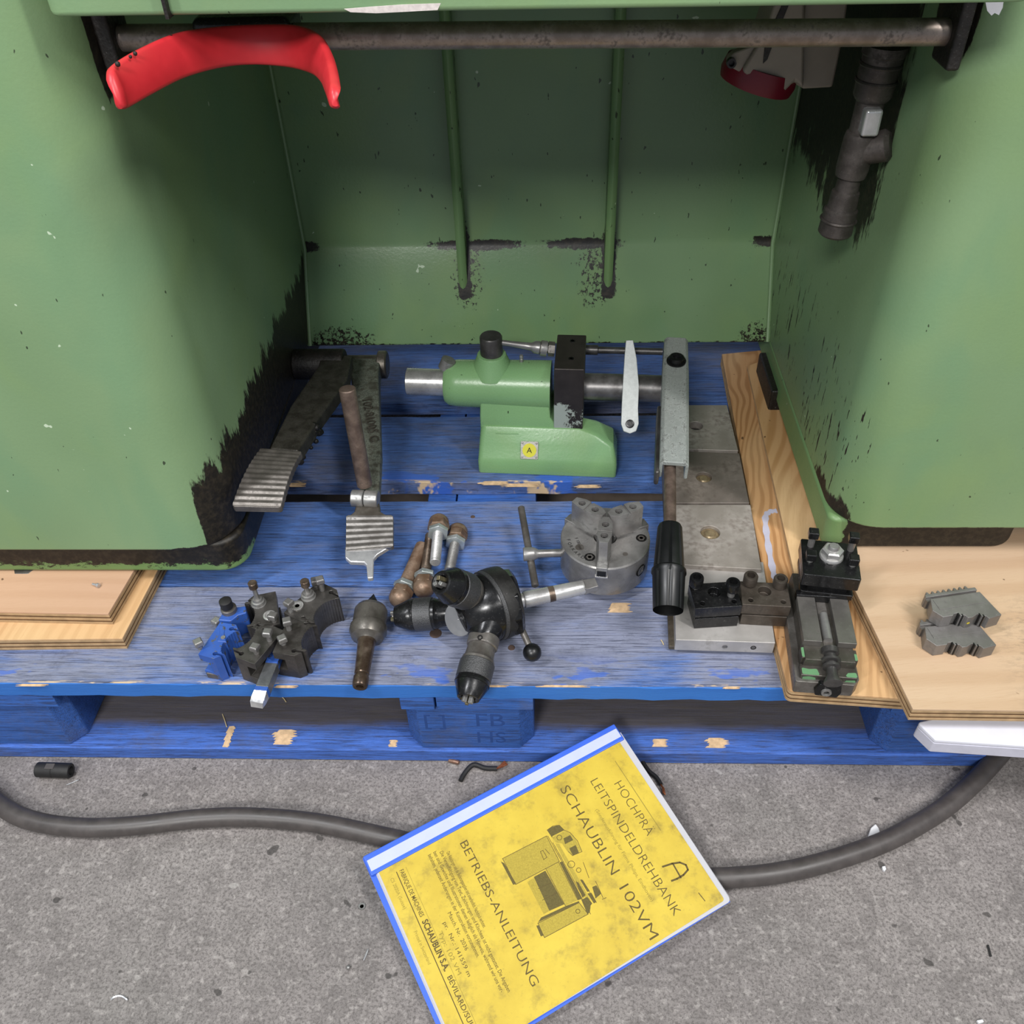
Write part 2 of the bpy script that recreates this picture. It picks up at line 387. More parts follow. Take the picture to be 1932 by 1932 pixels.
def cut(o, cutter):
    """boolean difference, applied at once"""
    c = cutter.build('cutter', M['hole'])
    md = o.modifiers.new('cut', 'BOOLEAN'); md.object = c; md.solver = 'EXACT'; md.use_self = True; md.operation = 'DIFFERENCE'
    # order: cut before bevel
    o.modifiers.move(len(o.modifiers)-1, 0)
    c.parent = None
    bev = [m for m in o.modifiers if m.type == 'BEVEL']
    for b in bev: b.show_viewport = False
    dg = bpy.context.evaluated_depsgraph_get(); dg.update()
    me = bpy.data.meshes.new_from_object(o.evaluated_get(dg)); me.set_sharp_from_angle(angle=math.radians(35))
    o.modifiers.remove(md); old = o.data; o.data = me
    for b in bev: b.show_viewport = True
    bpy.data.objects.remove(c)
def text(s, size, name, mat, parent, Mx, ext=.00015, spx=1.0, spc=1.0, align='LEFT', off=0):
    """lettering as thin real geometry; Mx is a world frame"""
    cu = bpy.data.curves.new(name, 'FONT'); cu.body = s; cu.size = size; cu.extrude = ext; cu.align_x = align; cu.space_character = spc; cu.offset = off; cu.resolution_u = 3
    t = bpy.data.objects.new(name, cu); me = bpy.data.meshes.new_from_object(t); bpy.data.objects.remove(t)
    W = Matrix(); p = parent
    while p is not None: W = p.matrix_basis @ W; p = p.parent
    me.transform(W.inverted() @ Mx @ Matrix.Diagonal((spx, 1, 1, 1)))
    me.materials.clear(); me.materials.append(mat)
    o = bpy.data.objects.new(name, me); col.objects.link(o); o.parent = parent
    return o
HALF = math.pi/2
def screw(mb, a, b, r, h, rs=None, m=0, seg=24):
    """socket head: cylinder with a sunk hexagon-sized well, a = base of head, b = direction"""
    rs = rs or r*.52
    mb.lathe([(0, r), (h*.88, r), (h, r*.9), (h, rs), (h*.35, rs*.95), (h*.35, 0)], a, b, seg, m)
    return mb
T = .144
# ------------------------------------------------------------------ setting
fl = MB(); n = 24
fl.box((-3, -2.2, -.05), (3, 3.4, 0)); fo = fl.build('floor', M['concrete']); fo['kind'] = 'structure'

# ------------------------------------------------------------------ pallet
pal = thing('pallet', 'blue painted wooden pallet, worn and splintered, lying under the green lathe', 'pallet', (-.088, .98, 0))
PX0, PX1 = -.69, .513
boards = [(.580, .7235, .80, 1), (.7255, .876, .5, 0), (.914, 1.062, .42, 0), (1.096, 1.262, .55, 0), (1.29, 1.38, .5, 0)]
for i, (y0, y1, wear, raw) in enumerate(boards):
    mt = wood_blue('worn_blue_deck_paint_%d' % i, wear, '#557cc4', '#8089ab' if i else '#9ca2bb', seed=i+1, edge=y0, raw=1 if i in (0, 2) else 0, front=y0+.0012 if i == 0 else None)
    mb = MB(); N = 60; rng = random.Random(i)
    top = []; bot = []
    fr = [(PX0+(PX1-PX0)*k/N, y0+rng.uniform(-.0012, .0012)*(1 if i in (0, 2) else .4)) for k in range(N+1)]
    bk = [(PX1-(PX1-PX0)*k/N, y1+rng.uniform(-.0006, .0006)) for k in range(N+1)]
    mb.prism(fr+bk, .122, .144)
    mb.build('deck_board', mt, pal, bevel=.0012, bseg=1)
mt_st = wood_blue('blue_stringer_end_paint', .25, '#3a6cc0', '#6f7fa8', seed=8)
mt_bl = wood_blue('blue_block_paint', .35, '#3a66b4', '#5c678a', seed=9)
mt_ru = wood_blue('grimy_runner_board_paint', .15, '#4a74cc', '#7d86a6', seed=4, edge=.58, dirt=.92)
for k, cx in enumerate((-.6155, -.088, .4395)):
    mb = MB(); w = .0725 if k != 1 else .0725
    if k == 1:
        mb.box((cx-w, .581, .1), (cx-.035, 1.37, .1218)); mb.box((cx-.033, .5815, .1), (cx+w, 1.37, .1218))
    else: mb.box((cx-w, .581, .1), (cx+w, 1.37, .1218))
    mb.build('stringer_board', mt_st, pal, bevel=.001, bseg=1)
    for y0 in (.584, .975, 1.285):
        mb = MB(); c = .016
        mb.prism([(cx-w+c, y0), (cx+w-c, y0), (cx+w, y0+c), (cx+w, y0+.09), (cx-w, y0+.09), (cx-w, y0+c)], .0222, .1)
        mb.build('block', mt_bl if y0 < .6 else mt_st, pal, bevel=.002, bseg=2)
brightened = plain('brightened_brown_board', '#9c8c7e', .8, 0, .2, .2, 60, .4)  # brown made paler so the shaded inner runners look lit through the gap
for y0, w_ in ((.58, .1), (.945, .15), (1.28, .1)):
    mb = MB(); mb.box((PX0, y0, 0), (PX1, y0+w_, .022)); mb.build('runner_board', mt_ru if y0 < .6 else brightened, pal, bevel=.0025, bseg=2)
# shallow stamped marks on the middle block
stamp = plain('darker_blue_stamp', '#2b467e', .7, 0, .2, .2, 100, .2)
fm = lambda x, z: basis((x, .5842, z), (1, 0, 0), (0, 0, 1), (0, -1, 0))
text('[ ]', .030, 'stamped_mark', stamp, pal, fm(-.140, .066), .0003)
text('FB', .034, 'stamped_mark', stamp, pal, fm(-.082, .066), .0003)
text('HS', .030, 'stamped_mark', stamp, pal, fm(-.082, .034), .0003)
# bare-wood gouges on the runner and the deck edge (thin slivers lying proud)
raww = plain('bare_splintered_wood', '#c9ab88', .8, 0, .2, .35, 160, .6)
def gouge(u, v, w, h, z, y=None, seed=0):
    c = P(u, v, z) if y is None else P(u, v, y=y); rg = random.Random(seed); mb = MB(frame(c))
    rows = 6
    for r in range(rows):
        yy = -h/2+h*(r+.5)/rows; a = w*(.5-.22*rg.random()); b = w*(.5-.22*rg.random())
        mb.prism([(-a, yy-h/rows*.5), (b*.6, yy-h/rows*.62), (b, yy), (b*.5, yy+h/rows*.6), (-a*.8, yy+h/rows*.5)], 0.0, .0005+rg.random()*.0004)
    mb.build('bare_wood_gouge', raww, pal)
for a in ((432, 1390, .011, .028, .022), (536, 1391, .032, .020, .022), (742, 1403, .012, .009, .022), (1246, 1402, .022, .010, .022), (1352, 1402, .032, .013, .022),
          (1170, 1147, .030, .014, .144), (560, 915, .026, .008, .144), (985, 916, .05, .006, .144), (930, 912, .045, .007, .144), (1110, 918, .04, .006, .144),
          (1380, 1298, .02, .003, .144), (920, 1295, .05, .002, .144), (1060, 1295, .06, .0025, .144), (540, 1296, .03, .003, .144), (60, 1293, .04, .003, .144)):
    gouge(*a, seed=int(a[0]))
# a knot or two
for u, v, r in ((822, 1195, .007), (965, 1222, .004), (892, 975, .003)):
    mb = MB(); c = P(u, v, T); mb.lathe([(0, r), (.0006, r*.8)], c, c+V((0, 0, 1)), 14); mb.build('knot', plain('dark_knot', '#4a3a34', .8, var=.3), pal)

# ------------------------------------------------------------------ plywood
def sheet(name, label, pts, z0, z1, mat, rim=None, layers=3):
    c = sum((V(p).to_2d() if len(p) > 2 else V(p) for p in pts), V((0, 0)))/len(pts)
    t = thing(name, label, 'plywood', (c.x, c.y, z0), 0, 'plywood packing' if name == 'plywood_sheet' else None)
    h = z1-z0; n = layers*2+1
    MB().prism(pts, z1-h*.14, z1).build('face_veneer', mat, t, bevel=.0004, bseg=1)
    k = 5; hh = h*.86/k
    for i in range(k):
        off = .0006 if i % 2 else 0
        cx, cy = c
        q = [(x+(cx-x)/abs(cx-x+1e-6)*off, y+(cy-y)/abs(cy-y+1e-6)*off) for x, y in pts]
        MB().prism(q, z0+hh*i, z0+hh*(i+1)).build('core_ply', M['ply_core_dark'] if i % 2 else M['ply_core'], t)
    return t
xy = lambda u, v, z: tuple(P(u, v, z).xy)
# left pair under the headstock pedestal
sheet('plywood_sheet', 'striped pine plywood sheet under the left pedestal, the lower and larger of two', [(-.80, .622), xy(240, 1223, .145), xy(316, 1040, .162), (-.42, 1.1), (-.80, 1.1)], .1442, .162, M['ply_l1'])
sheet('plywood_sheet', 'pinkish plywood sheet under the left pedestal, lying on the striped one', [(-.80, .655), xy(213, 1176, .164), xy(268, 1050, .18), (-.45, 1.08), (-.80, 1.08)], .1621, .1799, M['ply_l2'])
# right stack
sheet('plywood_sheet', 'orange-grained plywood sheet with rounded corner, carrying the compound slide', rnd([xy(1482, 1322, .145), xy(1712, 1338, .145), (.42, .56), (.42, 1.22), xy(1362, 668, .162), xy(1463, 1205, .162)], [.006, 0, 0, 0, 0, .01]), .1442, .162, M['ply_r1'])
sheet('plywood_strip', 'narrow pine plywood strip running along the foot of the right pedestal', [xy(1503, 1101, .1686), (.326, .705), (.329, 1.17), xy(1410, 690, .1686)], .1621, .1682, M['ply_r0'], layers=1)
sheet('plywood_sheet', 'pale plywood sheet at the right, lying under the two stepped jaws', [xy(1714, 1356, .164), (.62, .528), (.62, 1.1), (.330, 1.1), xy(1599, 1084, .18), xy(1610, 1107, .18)], .1621, .1799, M['ply_r2'])
wb = MB(); z0, z1 = .121, .145
wb.prism([xy(1753, 1417, .125), (.60, .504), (.60, .57), xy(1712, 1345, .145)], .1215, .144); 
t = thing('white_board', 'white laminated board sticking out under the pale plywood at the right', 'board', (.45, .54, .12))
# lies outside the pallet deck, carried by the sheet above it
MB().prism(rnd([xy(1753, 1419, .122), (.66, .500), (.66, .575), (.5145, .575), (.5145, .579), (.5145, .578), xy(1738, 1378, .144)][:4]+[xy(1730, 1362, .144)], .003), .138, .144).build('top_face', M['white_board'], t, bevel=.002)
t.matrix_basis = t.matrix_basis
MB().prism(rnd([xy(1753, 1419, .122), (.66, .500), (.66, .575), (.5145, .575), xy(1730, 1362, .144)], .003), .1225, .1378).build('edge_band', plain('grey_white_edge_band', '#b9b8c4', .6, 0, .3, .1, 90, .2), t, bevel=.001)

# ------------------------------------------------------------------ lathe stand (one machine)
lathe = thing('lathe', 'green enamelled lathe stand with two pedestals, pedals and cross bar on a blue pallet', 'machine', (-.02, .95, .18))
XL, XR = -.348, .317
def pedestal(x_in, x_out, yf, mat, mpl, r_in, name):
    s = 1 if x_out > x_in else -1
    pts = [(x_in, yf), (x_out, yf), (x_out, 1.30), (x_in, 1.30)]
    body = MB().prism(rnd(pts, [r_in, .02, .02, .004], 12), .226, 1.02).build('pedestal', mat, lathe, bevel=.006, bseg=3, label='left pedestal with grease along its inner side' if s < 0 else 'right pedestal of green enamel')
    return body
pl = pedestal(XL, -.95, .700, M['green_left'], None, .058, 'l')
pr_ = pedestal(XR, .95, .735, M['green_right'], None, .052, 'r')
MB().prism(rnd([(XL+.002, .712), (-.93, .712), (-.93, 1.28), (XL-.004, 1.28)], [.03, 0, 0, 0], 8), .18, .2265).build('plinth', M['green_plinth_l'], lathe, bevel=.006, bseg=3)
MB().prism(rnd([(XR-.001, .752), (.529, .752), (.545, .80), (.545, 1.28), (XR+.002, 1.28)], [.012, .03, .02, 0, 0], 8), .18, .2265).build('plinth', M['green_plinth_r'], lathe, bevel=.006, bseg=3)
MB().box((XR-.008, 1.04, .163), (XR+.03, 1.14, .2)).build('foot', M['grease'], lathe, bevel=.003)
# rear panel: upright sheet, then a strip that slopes forward
prof = [(1.205, 1.0), (1.200, .350), (1.197, .342), (1.131, .226), (1.131, .222), (1.150, .2225), (1.205, .338), (1.212, 1.0)]
MB().loft([[(x, y, z) for y, z in prof] for x in (XL-.01, XR+.01)]).build('rear_panel', M['green_rear'], lathe, bevel=.0012)
for xb, xt in ((-.1205, -.1205), (.0865, .0865)):
    mb = MB(); rg = []
    for z in (.283, .287, .60, 1.0):
        w = .0062 if z > .284 else .004; y0 = 1.168 if z > .284 else 1.172
        rg.append([(xb-w, 1.21, z), (xb-w, y0+.005, z), (xb-w*.55, y0+.0012, z), (xb, y0, z), (xb+w*.55, y0+.0012, z), (xb+w, y0+.005, z), (xb+w, 1.21, z)])
    mb.loft(rg).build('rib', M['green_rib'], lathe)
# fillet beads in the two inner corners
for x in (XL+.002, XR-.002):
    MB().tube([(x, 1.128, .224), (x, 1.195, .342), (x, 1.199, .6)], .0028, 8).build('weld_bead', M['green'], lathe)
MB().lathe([(0, .016), (.010, .016)], P(40, 1083, .180)+V((0, .014, -.0095)), P(40, 1083, .180)+V((0, .014, 1)), 6).build('levelling_nut', M['steel_dark'], lathe, bevel=.001)
# tray / bed over the recess
tr = MB().prism(rnd([(XL-.0, .688), (XR+.0, .668), (XR+.0, 1.3), (XL-.0, 1.3)], [.01, .01, 0, 0], 4), .7615, 1.0).build('bed_casting', M['green'], lathe, bevel=.004, bseg=3)
MB().box((-.262, .6795, .7610), (-.2595, .69, .84)).build('joint_line', M['grease'], lathe)
pts = [(650, 16), (700, 12), (760, 8), (832, 5), (826, 18), (770, 21), (710, 24), (662, 22)]
lab = MB(); q = [P(u, v, y=.681) for u, v in pts]
lab.prism([(a.x, a.z) for a in q], 0, .0009, M=basis((0, .6805, 0), (1, 0, 0), (0, 0, 1), (0, -1, 0))).build('torn_sticker', plain('torn_paper_label', '#c4bcb8', .7, 0, .2, .2, 300, .2), lathe)
q = [P(u, v, y=.7345) for u, v in ((1858, 0), (1893, 0), (1891, 14), (1884, 28), (1876, 24), (1870, 29), (1862, 20))]
MB().prism([(a.x, a.z) for a in q], 0, .0008, M=basis((0, .7345, 0), (1, 0, 0), (0, 0, 1), (0, -1, 0))).build('paint_chip', plain('pale_filler_chip', '#c3c3c8', .6, 0, .3, .1), lathe)
# cross bar
ya = .77
a = P(190, 72, y=ya); b = P(1812, 60, y=ya); a.x = XL; b.x = XR
MB().lathe([(0, .0098), ((b-a).length, .0098)], a, b, 28).build('cross_bar', metal('brown_oily_bar', '#a3968d', '#857970', .38, 60, '#241d19', .3, met=.8), lathe)
# black bracket carrying the red guard
g0 = P(330, 62, y=.80); g1 = P(575, 62, y=.80)
MB().box((g0.x+.03, .755, g0.z-.002), (g1.x, .80, g0.z+.020)).build('bracket', M['black_gloss'], lathe, bevel=.006, bseg=3)
# red curved guard: band swept along an arc
red = plain('scuffed_red_paint', '#bf2830', .4, 0, .5, .10, 60, .12)
def spline(pts, n):
    out = []; L = len(pts)
    for i in range(L-1):
        p0, p1, p2, p3 = [V(pts[max(0, min(L-1, k))]) for k in (i-1, i, i+1, i+2)]
        for j in range(n):
            t = j/n; out.append(.5*((2*p1)+(-p0+p2)*t+(2*p0-5*p1+4*p2-p3)*t*t+(-p0+3*p1-3*p2+p3)*t**3))
    out.append(V(pts[-1])); return out
up = [(206, 132, .628), (216, 119, .638), (262, 92, .665), (330, 63, .70), (400, 51, .73), (480, 46, .745), (556, 47, .742), (598, 62, .72), (618, 92, .68), (628, 125, .64), (633, 160, .608)]
lo = [(233, 206, .620), (244, 202, .630), (290, 176, .656), (350, 146, .692), (420, 127, .722), (480, 122, .738), (545, 127, .735), (588, 139, .712), (610, 156, .672), (622, 180, .634), (631, 204, .604)]
U = spline([P(a, b, y=c) for a, b, c in up], 6); Lw = spline([P(a, b, y=c) for a, b, c in lo], 6)
rings = []; N = len(U)
for i in range(N):
    d = (U[min(i+1, N-1)]-U[max(0, i-1)]).normalized(); e = (Lw[i]-U[i]); nrm = d.cross(e).normalized()
    if nrm.y > 0 and i < 1: pass
    th = .0034; ring = []
    prof2 = [(0, 0), (.03, -.7), (.10, -1), (.5, -.5), (.90, -1), (.97, -.7), (1, 0), (.97, .7), (.90, 1), (.5, 1.4), (.10, 1), (.03, .7)]
    for s, k in prof2: ring.append(U[i]+e*s+nrm*(-k*th))
    mid = U[i]+e*.5
    if i in (0, N-1):   # rounded ends
        dd = (U[1]-U[0]).normalized()*-1 if i == 0 else (U[-1]-U[-2]).normalized()
        ends = [[mid+(q-mid)*s_+dd*o_ for q in ring] for s_, o_ in ((1, 0), (.86, .0035), (.55, .0058), (.02, .0062))]
        rings += ends[::-1] if i == 0 else ends
    else: rings.append(ring)
MB().loft(rings).build('red_guard', red, lathe, ang=50, label='red curved guard on the cross bar')
for u, v, w in ((324, 68, .003), (255, 98, .0025), (222, 118, .003), (246, 104, .002)):
    c = P(u, v+3, y=.628+(u-206)*.00062-.006)
    MB().sphere(c, w*.6, seg=8).build('bare_chip', M['grease'], lathe)
# dark pivot blocks where the bar enters
MB().box((XL-.001, .752, .700), (XL+.012, .79, .7615)).build('bar_socket', M['grease'], lathe, bevel=.003)
MB().box((XR-.010, .752, .695), (XR+.001, .79, .7615)).build('bar_socket', M['grease'], lathe, bevel=.003)

# power inlet: flat white housing with a red collar, on the right wall of the recess
wh = plain('yellowed_white_plastic', '#8b8276', .5, 0, .4, .12, 50, .1); rd = plain('dark_red_plastic', '#6e1626', .4, 0, .4, .15)
yy = .93
Q = lambda u, v, d=0: P(u, v, y=yy-d)
def slab(pts, y0, y1, name, mat, parent, **k):
    q = [P(u, v, y=y0) for u, v in pts]
    return MB().loft([[(a.x, y0, a.z) for a in q], [(a.x, y1, a.z) for a in q]]).build(name, mat, parent, **k)
soc = slab([(1518, 0), (1606, -30), (1590, 80), (1572, 166), (1517, 169), (1500, 160)], yy, yy+.05, 'power_inlet', wh, lathe, bevel=.003, label='white plastic power inlet with red collar')
slab([(1462, 4), (1520, -6), (1517, 169), (1500, 155), (1470, 186), (1425, 160), (1400, 135), (1440, 70)], yy-.012, yy+.04, 'inlet_housing', wh, soc, bevel=.004)
slab([(1376, 108), (1385, 100), (1425, 84), (1450, 60), (1400, 140), (1380, 128), (1372, 118)], yy-.006, yy+.006, 'hinge_ear', wh, soc, bevel=.002)
c = P(1380, 119, y=yy-.010); MB().lathe([(0, .0045), (.006, .0045), (.006, .0028), (.002, .0025)], c+V((0, .004, 0)), c, 16).build('hinge_pin', M['black_gloss'], soc)
a_ = P(1395, 165, y=yy+.02); b_ = P(1418, 195, y=yy); 
MB().lathe([(0, .036), (.012, .038), (.02, .036), (.02, .028), (.004, .026)], P(1440, 120, y=yy+.02), P(1412, 190, y=yy+.02), 28).build('red_collar', rd, soc, label='dark red collar')
slab([(1490, 5), (1478, 5), (1452, 62), (1443, 90), (1440, 120), (1448, 112), (1456, 90), (1468, 60)], yy-.0135, yy-.0115, 'grime_patch', M['grease'], soc)
# pipe fitting hanging in front of the right wall
yp = .86; iron = metal('dull_dark_pipe', '#5b5552', '#46413e', .5, 60, '#1b1816', .35, met=.6)
pa = P(1672, 84, y=yp); pb = P(1574, 442, y=yp); L = (pb-pa).length
pxr = lambda w: w*.5*(P(1600, 260, y=yp)-P(1599, 260, y=yp)).length
seq = [(0, 78), (.04, 78), (.05, 72), (.24, 70), (.26, 60), (.27, 52), (.42, 50), (.43, 58), (.46, 62), (.62, 62), (.66, 58), (.67, 44), (.74, 46), (.75, 54), (.84, 58), (.85, 66), (.985, 68), (1.0, 58), (1.0, 48), (.96, 44)]
pipe = MB().lathe([(s*L, pxr(w)) for s, w in seq], pa, pb, 30).build('pipe_fitting', iron, lathe, label='grey threaded pipe fitting with side tee')
ta = pa.lerp(pb, .53); tb = P(1682, 272, y=yp-.012); MB().lathe([(0, pxr(50)), (.012, pxr(56)), ((tb-ta).length-.004, pxr(60)), ((tb-ta).length, pxr(44))], ta, tb, 24).build('tee_branch', iron, pipe)
c = pa.lerp(pb, .345); MB().box((c.x-.008, c.y-.0205, c.z-.012), (c.x+.008, c.y-.005, c.z+.012)).build('square_plug', M['polished'], pipe, bevel=.003)
for s in (.08, .16, .9): 
    c = pa.lerp(pb, s); d = (pb-pa).normalized(); r = pxr(74 if s < .5 else 70)
    MB().lathe([(0, r), (.0015, r+.001), (.003, r)], c, c+d, 30).build('thread_ring', iron, pipe)

# ------------------------------------------------------------------ pedals
def patch(mb, BL, BR, FR, FL, thick, nr, rh, bow=0, nu=2, endflat=.0):
    """cast tread: stepped ridges across, bowed along its length; B back, F front"""
    BL, BR, FR, FL = map(V, (BL, BR, FR, FL)); nv = nr*4; rows = []
    nrm = (FR-BL).cross(FL-BR).normalized(); nrm = nrm if nrm.z > 0 else -nrm
    for j in range(nv+1):
        v = j/nv; ph = (j % 4); h = [0, rh, rh, 0.0][ph] if endflat < v < 1-endflat else rh*.6
        c = nrm*(bow*4*v*(1-v)+h); a = BL.lerp(FL, v)+c; b = BR.lerp(FR, v)+c
        ins = .12 if j in (0, nv) else .0
        a, b = a.lerp(b, ins*.4), b.lerp(a, ins*.4)
        rows.append([a, a.lerp(b, .33), a.lerp(b, .66), b, b-nrm*thick, a-nrm*thick])
    return mb.loft(rows)
ped = None
zt = .275
BL, BR, FR, FL = P(492, 846, .281), P(570, 852, .281), P(530, 958, .270), P(437, 956, .270)
tr_ = patch(MB(), BL, BR, FR, FL, .009, 12, .0010, bow=.007).build('foot_pedal', M['tread'], lathe, bevel=.0008, label='wide ridged foot pedal beside the left pedestal')
# arm of the left pedal
a0 = [P(508, 846, .279), P(562, 850, .279)]; a1 = [P(548, 765, .272), P(600, 790, .272)]; a2 = [P(600, 690, .262), P(655, 715, .262)]; a3 = [P(585, 664, .255), P(664, 668, .255)]
rg = []
for p_, q_ in (a0, a1, a2, (P(606, 668, .257), P(664, 670, .257))):
    rg.append([p_, q_, q_-V((0, 0, .020)), p_-V((0, 0, .020))])
MB().loft(rg).build('pedal_arm', metal('greasy_grey_cast_arm', '#3f3d36', '#2c2924', .5, 70, '#0f0c0a', .7, bump=.6, met=.35), tr_, bevel=.003, bseg=3)
c = P(625, 680, .25); MB().lathe([(0, .021), (.07, .021)], V((XL, c.y, c.z-.006)), V((0, c.y, c.z-.006)), 24).build('pivot_hub', M['grease'], tr_, bevel=.002)
rg = random.Random(4); mb = MB()
for k in range(26):
    t_ = rg.random(); c = P(600, 790, .27).lerp(P(560, 855, .27), t_)-V((rg.uniform(-.002, .004), 0, rg.uniform(0, .02))); mb.sphere(c, rg.uniform(.002, .005), seg=7)
o = mb.build('grease_clot', M['grease'], tr_); o['kind'] = 'stuff'
# right pedal: arm with raised number, hinge barrel, smaller shiny tread
gc = metal('chipped_grey_green_arm', '#767c70', '#43423a', .5, 95, '#0e0c09', 1.0, bump=.6, met=.1)
rows = []
for (u0, v0, z), (u1, v1, z1), h in (((662, 668, .225), (718, 672, .225), .024), ((660, 700, .226), (714, 704, .226), .026), ((672, 770, .222), (716, 772, .222), .022), ((680, 850, .214), (719, 850, .214), .019), ((680, 915, .207), (716, 918, .207), .017), ((672, 940, .203), (712, 945, .203), .014)):
    a, b = P(u0, v0, z), P(u1, v1, z1); rows.append([a, b, b-V((0, 0, h)), a-V((0, 0, h))])
arm = MB().loft(rows).build('foot_pedal', gc, lathe, bevel=.003, bseg=3, label='narrow hinged foot pedal with a shiny worn tip')
c = P(720, 688, .212); MB().lathe([(0, .014), (.05, .014), (.051, .020), (.062, .020), (.064, .017)], c-V((.055, 0, 0)), c+V((1, 0, 0)), 24).build('pivot_hub', M['cast'], arm, bevel=.001)
a = P(664, 940, .208); b = P(714, 942, .208)
for s0, s1 in ((0, .46), (.49, 1)):
    p_, q_ = a.lerp(b, s0), a.lerp(b, s1); MB().lathe([(0, .0095), (.001, .0105), ((q_-p_).length-.001, .0105), ((q_-p_).length, .0095)], p_, q_, 24).build('hinge_knuckle', M['steel_mid'], arm)
rows = []
for (u0, u1, v, z) in ((672, 716, 948, .204), (668, 718, 965, .203), (654, 738, 976, .202)):
    a, b = P(u0, v, z), P(u1, v, z); rows.append([a, b, b-V((0, 0, .010)), a-V((0, 0, .010))])
MB().loft(rows).build('tread_neck', M['cast'], arm, bevel=.002)
t2 = patch(MB(), P(653, 972, .202), P(742, 972, .202), P(742, 1032, .190), P(652, 1040, .189), .008, 6, .0010).build('tread', metal('half_polished_tread', '#8d8985', '#6d6965', .3, 60, '#3a342e', .1), arm, bevel=.0007)
rows = []
pol = [(651, 1030, .1912), (742, 1008, .1915), (742, 1020, .190), (736, 1031, .1885), (712, 1046, .186), (705, 1054, .185), (704, 1090, .178), (693, 1091, .178), (691, 1066, .183), (686, 1061, .184), (660, 1060, .184), (651, 1052, .186)]
q = [P(*k) for k in pol]
mb = MB(); n = len(q); mb.add([tuple(k) for k in q]+[tuple(k-V((0, 0, .006))) for k in q], [tuple(range(n)), tuple(range(n, 2*n))[::-1]]+[(i, (i+1) % n, n+(i+1) % n, n+i) for i in range(n)])
mb.build('worn_tip', M['polished'], arm, bevel=.0015, bseg=3, label='bright worn tip with a short tail')
# raised part number along the arm
d0 = P(688, 752, .2255); d1 = P(708, 850, .2165); ex = (d1-d0).normalized(); ez = V((0, 0.06, 1)).normalized(); ez = (ez-ex*ez.dot(ex)).normalized(); ey = ez.cross(ex)
text('102·81005 C', .017, 'raised_number', M['cast'], arm, basis(d0+V((-.004, 0, .0002)), ex, ey, ez), .0004)
a = P(688, 915, .215); b = P(655, 733, .345)
MB().lathe([(0, .0092), ((b-a).length-.001, .0096), ((b-a).length, .0088)], a, b, 24).build('peg', M['brownrod'], arm, label='upright brown steel peg')
# ------------------------------------------------------------------ tailstock (own frame: x along the quill)
ts = thing('tailstock', 'green lever tailstock with steel quill and long black-gripped lever, standing on the pallet', 'tailstock', (-.006, .990, T), math.radians(-3.6))
F = ts.matrix_basis.copy()
gt = M['green_tail']
def rect(x0, x1, y0, y1, z, r=.004, n=4):
    return [(x, y, z) for x, y in rnd([(x0, y0), (x1, y0), (x1, y1), (x0, y1)], r, n)]
mb = MB(F)
mb.loft([rect(-.083, .101, -.062, .004, 0), rect(-.0835, .1015, -.062, .004, .017, .006), rect(-.083, .1005, -.058, .002, .024, .007), rect(-.082, .096, -.048, -.002, .040, .007), rect(-.081, .076, -.042, -.006, .053, .008), rect(-.080, .054, -.037, -.010, .0605, .008)])
base = mb.build('base', gt, ts, bevel=.0035, bseg=3)
# rib blending up towards the clamp
MB(F).loft([rect(-.081, .018, -.036, .036, .050, .003), rect(-.081, .018, -.035, .036, .066, .003), rect(-.081, .012, -.034, .034, .074, .003), rect(-.080, .010, -.027, .03, .10, .003)]).build('neck', gt, ts, bevel=.002, bseg=2)
MB(F).box((-.060, -.0425, .047), (-.029, -.0365, .0535)).build('gib', gt, ts, bevel=.0006)
ax = .102
mb = MB(F)
mb.lathe([(0, .020), (.001, .0255), (.006, .0295), (.018, .031), (.132, .033), (.141, .033), (.1415, .0)], (-.130, 0, ax), (1, 0, ax), 48)
body = mb.build('body', gt, ts)
MB(F).lathe([(0, .030), (.014, .0235), (.024, .0195), (.0275, .0185), (.0285, 0)], (-.066, .002, ax+.018), (-.066, .002, 1), 28).build('boss', gt, ts, bevel=.001)
MB(F).lathe([(0, .0145), (.024, .0145), (.026, .0132), (.026, 0)], (-.066, .002, ax+.046), (-.066, .002, 1), 32).build('clamp_knob', M['blackened'], ts)
mb = MB(F); a = V((-.054, .003, ax+.062)); b = V((-.008, .006, ax+.054))
mb.lathe([(0, .0035), (.012, .0035), (.03, .0045), (.04, .0052), (.044, .008), (.05, .0085), (.052, .007), (.052, .010), (.060, .010)], a, b, 20)
mb.build('clamp_lever', M['steel_mid'], ts)
MB(F).lathe([(0, .009), (.006, .009), (.007, .006), (.010, .006), (.010, .0095), (.018, .0095)], (-.003, .006, ax+.053), (.02, .007, ax+.051), 6).build('lock_nut', M['steel_dark'], ts)
MB(F).lathe([(0, .0025), (.004, .0025), (.005, .0015), (.007, .0028), (.010, .002)], (-.028, .006, ax+.032), (-.028, .006, 1), 14).build('grease_nipple', M['steel_mid'], ts)
MB(F).lathe([(0, .0165), (.0008, .0178), (.055, .0178), (.055, 0)], (-.181, 0, ax), (1, 0, ax), 48).build('quill', M['steel'], ts)
MB(F).lathe([(0, .0095), (.014, .0095)], (-.128, -.001, ax+.023), (-.122, 0, ax+.036), 20).build('oiler_notch', M['steel_mid'], ts)
